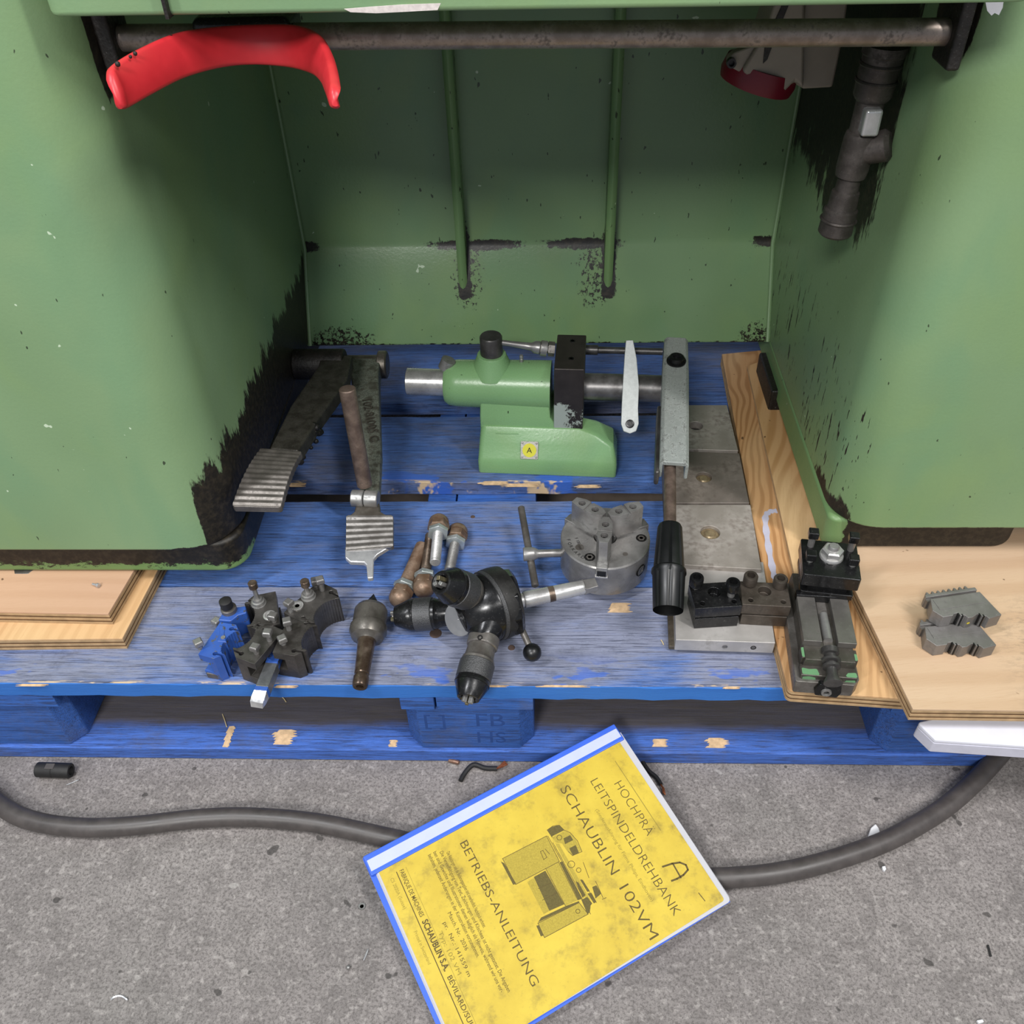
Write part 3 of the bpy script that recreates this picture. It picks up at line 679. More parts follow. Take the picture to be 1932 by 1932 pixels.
# clamp block
def chipped_block():
    t = NT('chipped_black_block'); x, y, z = t.xyz(); co = t.co()
    m = anyof(t, both(t, lin(t, z, .236, .252), lin(t, x, .015, .046), 1.0), both(t, lin(t, z, .228, .25), .55))
    f = t.step(t.math('ADD', t.math('MULTIPLY', m, .55), t.math('MULTIPLY', t.noise(co, 110, 6, .75), 1.1)), .86, .93)
    t.set(color=t.mix(f, t.mix(t.noise(co, 60, 4), hx('#2b2725'), hx('#4a4441')), hx('#98a19a')), rough=.42, metal=t.math('MULTIPLY_ADD', f, -.5, .5)); t.bump(f, .4, .0005)
    return t.m
blk = MB(F).prism([(-.036, .050), (.046, .050), (.046, .152), (-.036, .152)], 0, .038, M=basis((.0165, 0, 0), (0, 1, 0), (0, 0, 1), (1, 0, 0)))
o = blk.build('clamp_block', chipped_block(), ts, bevel=.0015, bseg=2)
for y in (-.012, .030):
    MB(F).lathe([(0, .0035), (.0006, .0034), (.0006, .0022), (-.001, .002)], (.037, y, .152), (.037, y, 1), 18).build('set_screw', M['black_gloss'], ts)
MB(F).lathe([(0, .0175), (.035, .0178), (.105, .0175)], (.05, 0, ax), (1, 0, ax), 44).build('quill_extension', metal('brushed_dark_quill', '#7d7b7a', '#565352', .3, 30, '#242120', .2), ts)
MB(F).lathe([(0, .0065), (.02, .0065), (.021, .0045), (.105, .0045)], (.05, .045, ax+.028), (1, .045, ax+.028), 20).build('guide_rod', M['blackened'], ts)
# white link lever
l0 = V((.115, -.046, ax-.024)); l1 = V((.110, .022, ax+.058)); dl = (l1-l0).normalized(); nx = V((1, 0, 0)); nz = dl.cross(nx).normalized()
if nz.y > 0: nz = -nz
nx = dl.cross(nz).normalized(); nx = nx if nx.x > 0 else -nx
L = (l1-l0).length
pts = [(-.0045, L), (.0045, L), (.009, L*.78), (.0118, L*.45), (.0105, .02), (.0112, 0), (.008, -.0095), (0, -.0125), (-.008, -.0095), (-.0112, 0), (-.0105, .02), (-.009, L*.45), (-.0065, L*.8)]
wl = metal('hammered_white_paint', '#c2c6c4', '#b4b8b6', .38, 160, '#8b8f8c', -.1, bump=.5, met=0)
lk = MB(F).prism(pts, -.005, .005, M=basis(l0+nz*-.004, nx, dl, nz)).build('link_lever', wl, ts, bevel=.001, label='white hammered link lever')
c = l0+nz*.001
screw(MB(F), c, c+nz, .0055, .0018, .003).build('link_screw', M['black_gloss'], lk)
# grey channel arm, handle, grip
ha = F.inverted()
A0 = V((.168, 1.045, .284)); A1 = P(1268, 872, .262); da = (A1-A0); La = da.length; da.normalize(); sx = V((1, .02, 0)); sx = (sx-da*sx.dot(da)).normalized(); up_ = sx.cross(da); up_ = up_ if up_.z > 0 else -up_
AF = basis(A0+sx*.003, sx, da, up_)
ga = metal('grey_hammered_paint', '#9a9f9b', '#878c88', .42, 110, '#2a2620', .62, bump=.55, met=0)
mb = MB(AF); w = .0168; h = .026; n0 = .0; 
sec = [(-w, -h), (-w, -.004), (-w+.004, 0), (w-.004, 0), (w, -.004), (w, -h), (w-.004, -h), (w-.004, -.006), (-w+.004, -.006), (-w+.004, -h)]
wt = lambda s: [(x*s, 0, z) for x, z in sec]
mb.loft([[(x*.92, 0, z) for x, z in sec], [(x*1.0, La*.3, z) for x, z in sec], [(x, La, z) for x, z in sec]])
arm = mb.build('lever_arm', ga, ts, bevel=.0012, label='grey hammered channel arm')
MB(AF).lathe([(0, .0125), (.003, .0125), (.0035, .010), (.008, .0098), (.009, .0085), (.009, .0045), (.006, .004)], (0, .052, -.001), (0, .052, 1), 28).build('pivot_screw', M['black_gloss'], arm)
MB(AF).box((-w-.0045, .125, -h-.008), (-w+.001, La+.006, -.012)).build('side_plate', M['blackened'], arm, bevel=.0025)
R0 = A1+up_*-.014-da*.03; G0 = P(1264, 990, .243); G1 = P(1261, 1120, .214)
R0 = V((A1.x+.001, A1.y+.02, A1.z-.014)); dr = (G0-R0)
rod = MB().lathe([(0, .0068), (dr.length+.002, .0068)], R0, G0, 24).build('handle_rod', M['brownrod'], ts)
LG = (G1-G0).length+.002; gd = (G1-G0).normalized()
mb = MB(); seg = 56
a = G0; q = gd.to_track_quat('Z', 'Y').to_matrix(); e1, e2 = q.col[0], q.col[1]; rings = []
for t_, r in ((0, .007), (.0005, .0118), (.004, .0134), (.052, .0166), (.054, .0184), (.058, .0186), (.060, .0174), (.10, .0158), (LG-.012, .0150), (LG-.005, .0142), (LG-.001, .0115), (LG+.0015, .007), (LG+.0022, .001)):
    ring = []
    for i in range(seg):
        g = .0016 if (i % 7 == 0 and .003 < t_ < LG-.014 and not .053 < t_ < .059) else 0
        an = 2*math.pi*i/seg; ring.append(a+gd*t_+(e1*math.cos(an)+e2*math.sin(an))*(r-g))
    rings.append(ring)
mb.loft(rings).build('grip', M['black_plastic'], ts, label='black ribbed plastic grip')
# name plate
c = V((-.0145, -.0525, .0345)); nrm = V((0, -.022, .0115)).normalized(); nrm = V((0, -.88, .48)).normalized(); ey = V((0, .48, .88)); ex = V((1, 0, 0))
PF = F @ basis(c+nrm*.001, ex, ey, nrm)
npz = MB(PF).prism(rnd([(-.0115, -.0118), (.0115, -.0118), (.0115, .0118), (-.0115, .0118)], .0015, 4), -.0006, .0006).build('name_plate', plain('dull_aluminium_plate', '#a7a49c', .4, .6, .5, .1, 300, .3), ts, bevel=.0002)
MB(PF).lathe([(0, .0092), (.0005, .0092), (.0005, 0)], (0, 0, .0006), (0, 0, 1), 36).build('yellow_disc', plain('yellow_plate_paint', '#c9c42c', .4, 0, .5, .06), npz)
text('A', .0105, 'letter', M['black_gloss'], npz, PF @ Matrix.Translation((0, -.0035, .0012)), .0001, align='CENTER')
for sx_ in (-1, 1):
    for sy in (-1, 1):
        MB(PF).lathe([(0, .0015), (.0005, .0012), (.0006, 0)], (sx_*.0092, sy*.0094, .0005), (sx_*.0092, sy*.0094, 1), 12).build('rivet', M['steel_mid'], npz)

# ------------------------------------------------------------------ three-jaw chuck
CC = P(1142, 1014, .2); cz = T
ck = thing('lathe_chuck', 'round three-jaw lathe chuck with stepped jaws, in front of the grey steel plates', 'chuck', (CC.x, CC.y, T))
ckm = metal('ground_chuck_steel', '#9a9896', '#807e7c', .27, 35, '#4a4642', .15, bump=.03)
F = frame((CC.x, CC.y, T))
hts = .057
MB(F).lathe([(0, .036), (.003, .037), (.004, .042), (.009, .0425), (.009, .046), (.012, .047), (.0125, .0465), (.014, .0512), (.0553, .0512), (.057, .0498), (.057, .0135), (.040, .012), (.040, 0)], (0, 0, 0), (0, 0, 1), 96).build('body', ckm, ck)
def jawM(a): return F @ Matrix.Rotation(math.radians(a), 4, 'Z')
for a in (-97, 25, 143):
    J = jawM(a)
    MB(J).box((.0075, -.0062, hts-.012), (.0535, .0062, hts+.003)).build('jaw_slide', M['steel_mid'], ck, bevel=.0006)
    h0 = hts+.003; h1 = hts+.034
    pt = [(.003, -.0032), (.012, -.0078), (.033, -.0082), (.0445, -.0048), (.0445, .0048), (.033, .0082), (.012, .0078), (.003, .0032)]
    j = MB(J).prism(pt, h0, h1).build('top_jaw', M['steel_mid'], ck)
    cu = MB(J)
    cu.box((.0235, -.02, h1-.0022), (.0262, .02, h1+.01))
    for r in (.0155, .0335): cu.lathe([(0, .0042), (.02, .0042)], (r, 0, h1-.008), (r, 0, h1+.02), 24)
    cu.box((.0425, -.02, h0-.001), (.05, -.0052, h0+.006))
    cut(j, cu)
    b_ = j.modifiers.new('bevel', 'BEVEL'); b_.width = .0005; b_.segments = 2; b_.limit_method = 'ANGLE'; b_.harden_normals = True
    for r in (.0155, .0335):
        mb = MB(J); screw(mb, (r, 0, h1-.008), (r, 0, 1), .0038, .004, .002); mb.build('jaw_screw', M['blackened'], j)
    MB(J).box((.0505, -.0072, hts-.013), (.0538, .0072, hts-.0105)).build('slide_lip', M['steel'], ck, bevel=.0003)
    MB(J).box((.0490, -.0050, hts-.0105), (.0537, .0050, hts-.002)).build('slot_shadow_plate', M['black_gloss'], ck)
for a, r in ((-120, .038), (-3, .041)):
    c = V((math.cos(math.radians(a))*r, math.sin(math.radians(a))*r, hts))
    mb = MB(F); mb.lathe([(0, .0062), (.0004, .0060), (.0004, .0046), (-.002, .0046)], c, c+V((0, 0, 1)), 28, m=0); mb.lathe([(0, .0044), (.0006, .0043), (.0006, .0024), (-.002, .0022)], c, c+V((0, 0, 1)), 6, m=1)
    mb.build('face_screw', [M['hole'], M['steel_dark']], ck)
c = V((.021, -.028, hts)); MB(F).lathe([(0, .003), (.0002, .003), (.0002, .0022), (.0001, 0)], c, c+V((0, 0, 1)), 20).build('face_plug', M['steel_dark'], ck)
c = V((math.cos(math.radians(-40))*.0505, math.sin(math.radians(-40))*.0505, .036)); n_ = V((c.x, c.y, 0)).normalized()
MB(F).lathe([(0, .0078), (.0012, .0076), (.0012, .006), (-.003, .0058)], c, c+n_, 28).build('key_socket', M['hole'], ck)
MB(F).lathe([(0, .0066), (.0015, .0066), (.0015, .004), (-.002, .004)], c, c+n_, 4, ph=.78).build('square_drive', M['steel_mid'], ck)
for a, d, s, r in ((-158, .0435, .0048, 0), ):
    for k, chh in enumerate('FORKARDT'):
        an = math.radians(-175+k*7.2); p_ = V((math.cos(an)*.0445, math.sin(an)*.0445, hts+.0001)); rdl = p_.copy(); rdl.z = 0; rdl.normalize(); tn = V((-rdl.y, rdl.x, 0))
        text(chh, .0058, 'engraved_letter', M['hole'], ck, F @ basis(p_, tn, -rdl, (0, 0, 1)), .00005)
an = math.radians(-160); p_ = V((math.cos(an)*.034, math.sin(an)*.034, hts+.0001)); rdl = V((math.cos(an), math.sin(an), 0)); tn = V((-rdl.y, rdl.x, 0))
text('F 100', .0050, 'engraved_letter', M['hole'], ck, F @ basis(p_-tn*.010, tn, -rdl, (0, 0, 1)), .00005)
an = math.radians(-150); p_ = V((math.cos(an)*.0345, math.sin(an)*.0345, hts))
MB(F).lathe([(0, .0050), (.0002, .0050), (.0002, .0046), (.00005, .0046)], p_, p_+V((0, 0, 1)), 32).build('engraved_ring', M['steel_dark'], ck)
text('FW', .0042, 'engraved_letter', M['hole'], ck, F @ basis(p_+V((0, 0, .0001))-tn*.003+rdl*.0015, tn, -rdl, (0, 0, 1)), .00005)
# chuck key
ky = thing('chuck_key', 'steel T-handle key plugged into the left side of the three-jaw chuck', 'key', tuple(P(1000, 1045, .165)))
a = P(984, 1046, .178); b = P(1060, 1043, .178)
MB().lathe([(0, .007), (.0008, .0082), (.012, .0082), (.014, .0072), (.018, .0050), (.046, .0046)], P(987, 1046, .178), b, 28).build('stem', M['steel_mid'], ky)
a = P(983, 957, .184); b = P(1010, 1106, .164)
MB().lathe([(0, .0032), (.001, .0042), ((b-a).length-.001, .0044), ((b-a).length, .0034)], a, b, 20).build('tommy_bar', M['steel_dark'], ky)

# ------------------------------------------------------------------ steel plates
pm = metal('stained_ground_plate', '#aaa39c', '#8f8880', .38, 26, '#51453b', .75, aniso=(1, 1, 1), bump=.03, met=.22)
pm2 = metal('bright_milled_block', '#b7b3af', '#a6a29e', .32, 30, '#6a6663', .1, bump=.02, met=.35)
def plate(name, label, quad, z0, z1, mat, bev=.0008, grp=None):
    pts = [tuple(P(u, v, z1).xy) for u, v in quad]; c = sum((V(p) for p in pts), V((0, 0)))/4
    t = thing(name, label, 'plate', (c.x, c.y, z0), 0, 'row of steel plates' if name == 'steel_plate' else None)
    MB().prism(pts, z0, z1).build('slab', mat, t, bevel=bev)
    return t, c
t, c = plate('base_plate', 'long brown-edged base plate beneath the grey steel plates', [(1262, 1219), (1461, 1226), (1368, 768), (1244, 768)], T+.0005, T+.006, metal('brown_stained_edge', '#6f6558', '#50483d', .5, 40, '#231d17', .4, met=.6), )
zs = [(T+.0061, T+.0235, [(1275, 1207), (1463, 1213), (1440, 1060), (1270, 1056)], 'wide bright steel block at the front of the plate row, under the two tool clamps', pm2),
      (T+.0061, T+.0300, [(1262, 1064), (1437, 1074), (1416, 952), (1256, 952)], 'grey steel plate with a stained hole, just behind the bright front block', pm),
      (T+.0061, T+.0298, [(1256, 949), (1414, 949), (1395, 855), (1250, 850)], 'darker blotched steel plate in the middle of the row, behind the lever rod', metal('dark_blotched_plate', '#857c74', '#6f6760', .38, 24, '#40362d', .8, bump=.03, met=.22)),
      (T+.0061, T+.0310, [(1250, 846), (1393, 850), (1372, 764), (1246, 764)], 'rearmost grey steel plate with an open screw hole, beside the grey arm', pm)]
holes = [None, (1340, 1004, .0115, 1), (1328, 900, .0100, 1), (1313, 803, .0095, 0)]
for i, (z0, z1, quad, lb, mt) in enumerate(zs):
    t, c = plate('steel_plate', lb, quad, z0, z1, mt)
    if holes[i]:
        u, v, r, full = holes[i]; p_ = P(u, v, z1); sl = t.children[0]
        cu = MB(); cu.lathe([(0, r), (.05, r)], (p_.x, p_.y, z1-(.007 if full else .014)), (p_.x, p_.y, 1), 36); cut(sl, cu)
        b_ = sl.modifiers.get('bevel')
        mb = MB()
        if full: mb.lathe([(0, r*.995), (.002, r*.96), (.003, r*.6), (.0045, r*.5), (.0046, 0)], (p_.x, p_.y, z1-.0065), (p_.x, p_.y, 1), 28); mt2 = metal('oily_brass_screw', '#b39f7c', '#8f7f66', .35, 90, '#4d4032', .4)
        else: mb.lathe([(0, r*.99), (.003, r*.9), (.004, r*.5), (.001, r*.45), (.001, 0)], (p_.x, p_.y, z1-.0135), (p_.x, p_.y, 1), 28); mt2 = M['blackened']
        mb.build('sunk_screw', mt2, t)
    else:
        for u, v in ((1370, 1212), (1424, 1218)):
            q0 = P(u, v, T+.014); fy = c.y; 
            pts = [P(a_, b_, z1) for a_, b_ in quad[:2]]; dd = (pts[1]-pts[0]).normalized(); nn = V((dd.y, -dd.x, 0)); s_ = (u-1275)/188
            q0 = pts[0].lerp(pts[1], s_); q0.z = T+.0145
            MB().lathe([(0, .0030), (.0003, .0030), (.0003, .0024), (-.001, .002)], q0, q0+nn, 20).build('side_pin', M['steel_mid'] if u < 1400 else M['hole'], t)

# ------------------------------------------------------------------ two clamp blocks on the front plate
def clampblock(label, u, v, rz, mat, w, d, sc_, scr):
    z0 = T+.0236; c = P(u, v, z0+.030); rz = math.radians(rz)
    t = thing('tool_clamp', label, 'tool holder', (c.x, c.y, z0), rz, 'pair of tool clamp blocks'); F = t.matrix_basis.copy()
    MB(F).prism([(-d*.52, 0), (d*.5, 0), (d*.5, .011), (d*.40, .015), (-d*.52, .0153)], -w*.5, w*.5, M=basis((0, 0, 0), (0, 1, 0), (0, 0, 1), (1, 0, 0))).build('foot', mat, t, bevel=.0006)
    top = MB(F).box((-w*.53, -d*.5, .0165), (w*.53, d*.5, .0315)).build('block', mat, t)
    cu = MB(F); cu.lathe([(0, .0068), (.03, .0068)], (0, .004, .022), (0, .004, 1), 32)
    for x, y in ((-.016, -d*.3), (.018, -d*.3)): cu.lathe([(0, .0026), (.03, .0026)], (x*sc_, y, .024), (x*sc_, y, 1), 20)
    cut(top, cu)
    b_ = top.modifiers.new('bevel', 'BEVEL'); b_.width = .0007; b_.segments = 2; b_.limit_method = 'ANGLE'; b_.harden_normals = True
    MB(F).box((-w*.5, -d*.44, .0150), (w*.5, d*.44, .0168)).build('shim', M['steel_dark'], t)
    for x, y, h in scr:
        mb = MB(F); mb.lathe([(0, .0040), (h, .0040)], (x, y, .030), (x, y, 1), 20); s = mb.build('clamp_screw', M['steel_mid'], t)
        mb = MB(F); screw(mb, (x, y, .030+h), (x, y, 1), .0076, .0115, .0044); mb.build('screw_head', mat, s)
    return t
clampblock('glossy black clamp block with two raised socket screws, the left of the pair', 1349, 1124, 5, M['black_gloss'], .047, .036, 1, ((-.0185, .013, .006), (.0165, -.002, .011)))
clampblock('dull brown-grey clamp block touching the black one, on the same plate', 1443, 1122, -4, metal('dull_brown_steel', '#5b534b', '#48413a', .42, 50, '#241f1a', .3), .048, .034, 1, ((-.015, .014, .003), (.0165, .013, .002)))

# ------------------------------------------------------------------ compound slide with square tool post
sl = thing('compound_slide', 'dark compound slide with square tool post, standing on the orange plywood', 'slide', (.287, .625, .1622), math.radians(-5)); F = sl.matrix_basis.copy()
cs = metal('worn_grey_slide', '#5f5b55', '#4b4741', .35, 35, '#241f1a', .35); gp = plain('remnant_green_paint', '#5f8a62', .4, 0, .5, .08)
MB(F).prism(rnd([(-.033, -.066), (.024, -.066), (.030, -.058), (.030, .060), (.024, .07), (-.027, .07), (-.033, .060)], .002, 3), 0, .018).build('slide_base', M['steel_dark'], sl, bevel=.0008)
MB(F).prism([(-.026, 0), (.026, 0), (.0245, .016), (-.0245, .016)], -.050, .070, M=basis((0, 0, .018), (1, 0, 0), (0, 0, 1), (0, 1, 0)) if False else basis((0, 0, .018), (1, 0, 0), (0, 0, 1), (0, -1, 0)) @ Matrix.Translation((0, 0, -.020))).build('dovetail', cs, sl, bevel=.0006)
for x0, x1 in ((-.0255, -.0070), (.0085, .0270)):
    MB(F).box((x0, -.032, .034), (x1, .030, .0415)).build('way', metal('satin_way_steel', '#75726e', '#66635f', .33, 28, '#3c3834', .15), sl, bevel=.0005)
MB(F).box((-.0045, -.034, .030), (.0055, .030, .0345)).build('screw_channel', M['steel_dark'], sl, bevel=.0005)
MB(F).lathe([(0, .004), (.018, .0045), (.022, .0046), (.036, .0046)], (.0005, .010, .036), (.0005, -.030, .036), 18).build('lead_screw', M['steel_mid'], sl)
MB(F).box((-.0275, -.047, .016), (.0275, -.033, .033)).build('front_step', cs, sl, bevel=.0008)
MB(F).box((-.0285, -.062, .012), (.0270, -.047, .024)).build('end_bracket', cs, sl, bevel=.0012)
MB(F).box((-.026, .028, .034), (.029, .036, .044)).build('post_seat', M['black_gloss'], sl, bevel=.001)
def blotch(pts, z, name='paint_patch'):
    MB(F).prism(rnd(pts, .0015, 4), z, z+.0003).build(name, gp, sl)
blotch([(-.0272, -.0465), (-.007, -.0468), (-.0075, -.0335), (-.013, -.0360), (-.019, -.0335), (-.0272, -.0345)], .0331)
blotch([(.009, -.0465), (.0272, -.0468), (.0272, -.0380), (.013, -.0415)], .0331)
blotch([(-.027, -.061), (-.010, -.0615), (-.012, -.0535), (-.020, -.0545), (-.027, -.053)], .0241)
blotch([(.014, -.061), (.0265, -.0612), (.026, -.055), (.018, -.056)], .0241)
MB(F).prism(rnd([(-.026, .002), (-.012, .003), (-.014, .010), (-.020, .0115), (-.0265, .010)], .001, 4), 0, .0003, M=basis((0, -.0622, .011), (1, 0, 0), (0, 0, 1), (0, -1, 0))).build('paint_patch', gp, sl)
MB(F).prism(rnd([(.012, .001), (.026, .002), (.025, .010), (.016, .009)], .001, 4), 0, .0003, M=basis((0, -.0622, .011), (1, 0, 0), (0, 0, 1), (0, -1, 0))).build('paint_patch', gp, sl)
MB(F).lathe([(0, .0085), (.006, .0085), (.007, .006), (.011, .006), (.012, .0095), (.0145, .0095), (.016, .006), (.018, .006), (.0185, .0088), (.021, .0088), (.022, .0055), (.030, .0055), (.036, .0090), (.038, .0092), (.0385, .008), (.0385, 0)], (.0005, -.036, .036), (.0005, -.080, .026), 28).build('feed_screw_end', M['blackened'], sl)
MB(F).prism(rnd([(-.012, -.004), (.010, -.006), (.013, .002), (.011, .014), (-.010, .014), (-.014, .004)], .002, 3), 0, .006, M=basis((0, -.0635, .006), (1, 0, 0), (0, 0, 1), (0, -1, 0))).build('dial_bracket', M['black_gloss'], sl, bevel=.001)
MB(F).lathe([(0, .0052), (.002, .0050), (.002, .003), (-.003, .0028)], (-.002, -.0695, .009), (-.002, -1, .009), 24).build('index_socket', M['steel_mid'], sl)
# tool post
po = Matrix.Rotation(math.radians(-4), 4, 'Z'); FP = F @ Matrix.Translation((.006, .054, 0)) @ po
z1 = .075
tp_ = MB(FP)
tp_.box((-.020, -.020, .043), (.020, .020, .062)); tp_.build('post_core', M['black_gloss'], sl)
MB(FP).prism(rnd([(-.029, -.027), (.029, -.027), (.029, .027), (-.029, .027)], .002, 3), .058, z1).build('post_head', M['black_gloss'], sl, bevel=.0012, bseg=3)
MB(FP).prism(rnd([(-.027, -.025), (.027, -.025), (.027, .025), (-.027, .025)], .002, 3), .0405, .048).build('post_foot', M['black_gloss'], sl, bevel=.001)
mb = MB(FP); mb.lathe([(0, .0125), (.0015, .0125), (.003, .0118)], (.001, .004, z1), (.001, .004, 1), 32); mb.build('flange', M['steel'], sl)
nut = MB(FP); nut.lathe([(0, .0112), (.007, .0112), (.0085, .0095), (.0085, .006)], (.001, .004, z1+.0028), (.001, .004, 1), 6); nut = nut.build('clamp_nut', M['steel'], sl)
MB(FP).lathe([(0, .0055), (.013, .0055), (.0145, .0045), (.0145, 0)], (.001, .004, z1+.001), (.001, .004, 1), 24).build('stud', M['steel_mid'], nut)
for x, y, h in ((-.0195, .017, .014), (.0215, .017, .014), (-.0215, -.006, .004), (.0215, -.006, .004), (-.019, -.0165, .0006), (.020, -.018, .0006)):
    s = MB(FP).lathe([(0, .0036), (h, .0036)], (x, y, z1-.001), (x, y, 1), 18).build('set_bolt', M['steel_mid'], sl)
    if h > .001: MB(FP).box((x-.0052, y-.0052, z1+h-.001), (x+.0052, y+.0052, z1+h+.008)).build('square_head', M['black_gloss'], s, bevel=.0014, bseg=3)

# ------------------------------------------------------------------ stepped chuck jaws on the pale plywood
jm = metal('satin_hard_jaw', '#83807e', '#726f6c', .34, 30, '#4a4440', .1, bump=.02, met=.5)
def hardjaw(label, cu_, cv, z0, rz, tilt):
    """seen on its flat side: rack teeth on the left edge, three steps on the lower right edge"""
    c = P(cu_, cv, z0); t = thing('chuck_jaw', label, 'chuck jaw', tuple(c), math.radians(rz), 'loose stepped chuck jaws'); F = t.matrix_basis @ Matrix.Rotation(math.radians(tilt), 4, 'Y')
    h = .016
    body = [(-.026, .012), (-.032, -.003), (-.026, -.0135), (-.015, -.0135), (-.013, -.0115), (-.0085, -.0115), (-.0075, -.0155), (-.0035, -.0155), (-.002, -.0195), (.003, -.0195), (.009, -.017), (.012, -.017), (.013, -.0205), (.0165, -.0205), (.018, -.0245), (.033, -.0225), (.029, .011)]
    b = MB(F).prism(body, 0, h).build('jaw_body', jm, t, bevel=.0006)
    MB(F).prism([(-.028, .0118), (.0285, .0108), (.0285, .0145), (-.0285, .0155)], .001, h-.004).build('guide_groove', M['steel_dark'], t)
    MB(F).prism([(-.029, .0153), (.0285, .0143), (.0285, .0185), (-.0275, .0195)], 0, h-.001).build('guide_rail', jm, t, bevel=.0005)
    MB(F).box((-.0245, -.004, h), (.0265, .0095, h+.0005)).build('raised_flat', jm, t, bevel=.0002)
    for k in range(8):
        x = -.0255+.0062*k; MB(F).prism([(x, .0187), (x+.0036, .0187), (x+.0029, .0225), (x+.0018, .0232), (x+.0007, .0225)], .0005, h-.002).build('tooth', jm, t, bevel=.0004)
    for x, y in ((-.0088, -.0145), (-.0058, -.0165), (.0117, -.0190), (.0145, -.0215)):
        MB(F).box((x-.0006, y, .0008), (x+.0006, y+.003, h+.0002)).build('step_groove', M['black_gloss'], t)
    return t, F
t1, F1 = hardjaw('lower stepped jaw, lying flat on the pale plywood under the other jaw', 1792, 1212, .1801, 10, 0)
t2, F2 = hardjaw('upper stepped jaw lying tilted across the lower one, teeth to the back', 1802, 1158, .1965, 12, 0)
MB(F2).prism(rnd([(0, 0), (.003, .0008), (.003, .0028), (0, .002)], .0006, 3), 0, .0002, M=basis((-.001, -.0197, .006), (1, 0, 0), (0, 0, 1), (0, -1, 0))).build('yellow_dot', plain('yellow_mark', '#c9b52c', .4), t2)
# ------------------------------------------------------------------ quick-change tool holders
def holder(label, u, v, rz, mat, w=.050, d=.031, h=.038, screws=(), notch=1):
    c = P(u, v, T+h); rz = math.radians(rz); t = thing('tool_holder', label, 'tool holder', (c.x, c.y, T+.0003), rz, 'cluster of quick-change tool holders'); F = t.matrix_basis.copy()
    pts = [(-w/2, -d/2), (w/2, -d/2), (w/2+.001, d*.28), (w/2-.006, d/2+.002)]
    R = .026; n = 15; a0 = math.radians(128); arc = []
    cx, cy = 0, d/2+.019
    for k in range(n+1):
        a = math.radians(-38)-k*math.radians(104)/n; a = -math.radians(38)-math.radians(104)*k/n
        for rr in (R-.0011, R):
            arc.append((cx+rr*math.cos(a+(.03 if rr == R else 0)), cy+rr*math.sin(a+(.03 if rr == R else 0))))
    arc = [p for p in arc if abs(p[0]) < w/2-.0075]
    pts += [(arc[0][0]+.001, d/2+.004)]+arc+[(arc[-1][0]-.001, d/2+.004)]
    pts += [(-w/2+.006, d/2+.002), (-w/2-.001, d*.28)]
    b = MB(F).prism(pts, 0, h).build('body', mat, t)
    cu = MB(F)
    for s in (-1, 1): cu.lathe([(0, .0026), (.08, .0026)], (s*(w/2-.0055), d*.20, -.02), (s*(w/2-.0055), d*.20, 1), 20); cu.box((s*(w/2-.0055)-.0012, d*.20, -.02), (s*(w/2-.0055)+.0012, d, .08))
    cu.box((-w, -d, h*.30), (w, -d*.5+.012, h*.74))      # the slot that takes the tool
    cut(b, cu)
    bv = b.modifiers.new('bevel', 'BEVEL'); bv.width = .0005; bv.segments = 1; bv.limit_method = 'ANGLE'; bv.angle_limit = 1.0
    for x, y, hh, kind in screws:
        if kind == 'sq':
            s = MB(F).lathe([(0, .0030), (hh, .0030)], (x, y, h-.001), (x, y, 1), 16).build('clamp_bolt', M['steel_mid'], t)
            MB(F).lathe([(0, .0052), (.0012, .0064), (.006, .0064), (.0072, .005), (.0072, 0)], (x, y, h+hh), (x, y, 1), 4, ph=.4+x*90).build('bolt_head', M['steel_mid'], s, bevel=.0012, bseg=3)
        elif kind == 'ring':
            MB(F).lathe([(0, .0070), (.0012, .0070), (.0016, .0062), (.0016, .0048), (.0004, .0044), (.0004, .0026), (-.001, .0022)], (x, y, h), (x, y, 1), 28).build('ring_screw', M['steel'], t)
        elif kind == 'tall':
            s = MB(F).lathe([(0, .0085), (.001, .0085), (.001, .0072), (.005, .0072), (.0055, .0055), (.008, .005), (.008, .0026), (hh, .0026)], (x, y, h), (x, y, 1), 24).build('height_screw', M['steel_mid'], t)
            MB(F).lathe([(0, .0042), (.001, .0050), (.008, .0050), (.009, .0042), (.009, 0)], (x, y, h+hh-.001), (x, y, 1), 16).build('screw_cap', M['shank_brown'], s)
    return t, F
hm = metal('gunmetal_holder', '#5a5754', '#484542', .32, 40, '#262220', .3)
sq = 'sq'
ta_, FA = holder('blue painted tool holder at the left end of the cluster, with slanted neck', 414, 1208, -104, M['blue_enamel'], w=.046, d=.024, screws=((.014, -.015, .004, sq),))
tb_, FB = holder('dark tool holder behind, with a tall thin screw and a bright ring', 497, 1152, 108, hm, screws=((.012, .004, .026, 'tall'), (-.010, -.006, 0, 'ring'), (-.019, -.010, .004, sq)))
tc_, FC = holder('rearmost dark tool holder with its ribbed curve facing right', 590, 1137, -122, hm, w=.056, d=.034, screws=((-.004, -.010, .018, 'tall'), (.013, -.011, 0, 'ring'), (-.020, -.004, .012, sq), (-.021, -.014, .004, sq), (.022, -.012, .009, sq)))
td_, FD = holder('front dark tool holder clamping the long cutting tool', 486, 1212, 66, metal('pitted_holder_steel', '#5a5754', '#484542', .35, 60, '#221e1a', .35), screws=((-.012, -.008, .005, sq), (.008, -.010, .008, sq)))
te_, FE = holder('pitted dark tool holder at the right front, with two square-headed bolts', 556, 1200, -98, metal('pitted_holder_steel_b', '#55514e', '#403c39', .35, 60, '#1b1815', .5), screws=((.012, -.008, .004, sq), (-.008, -.009, .009, sq)))
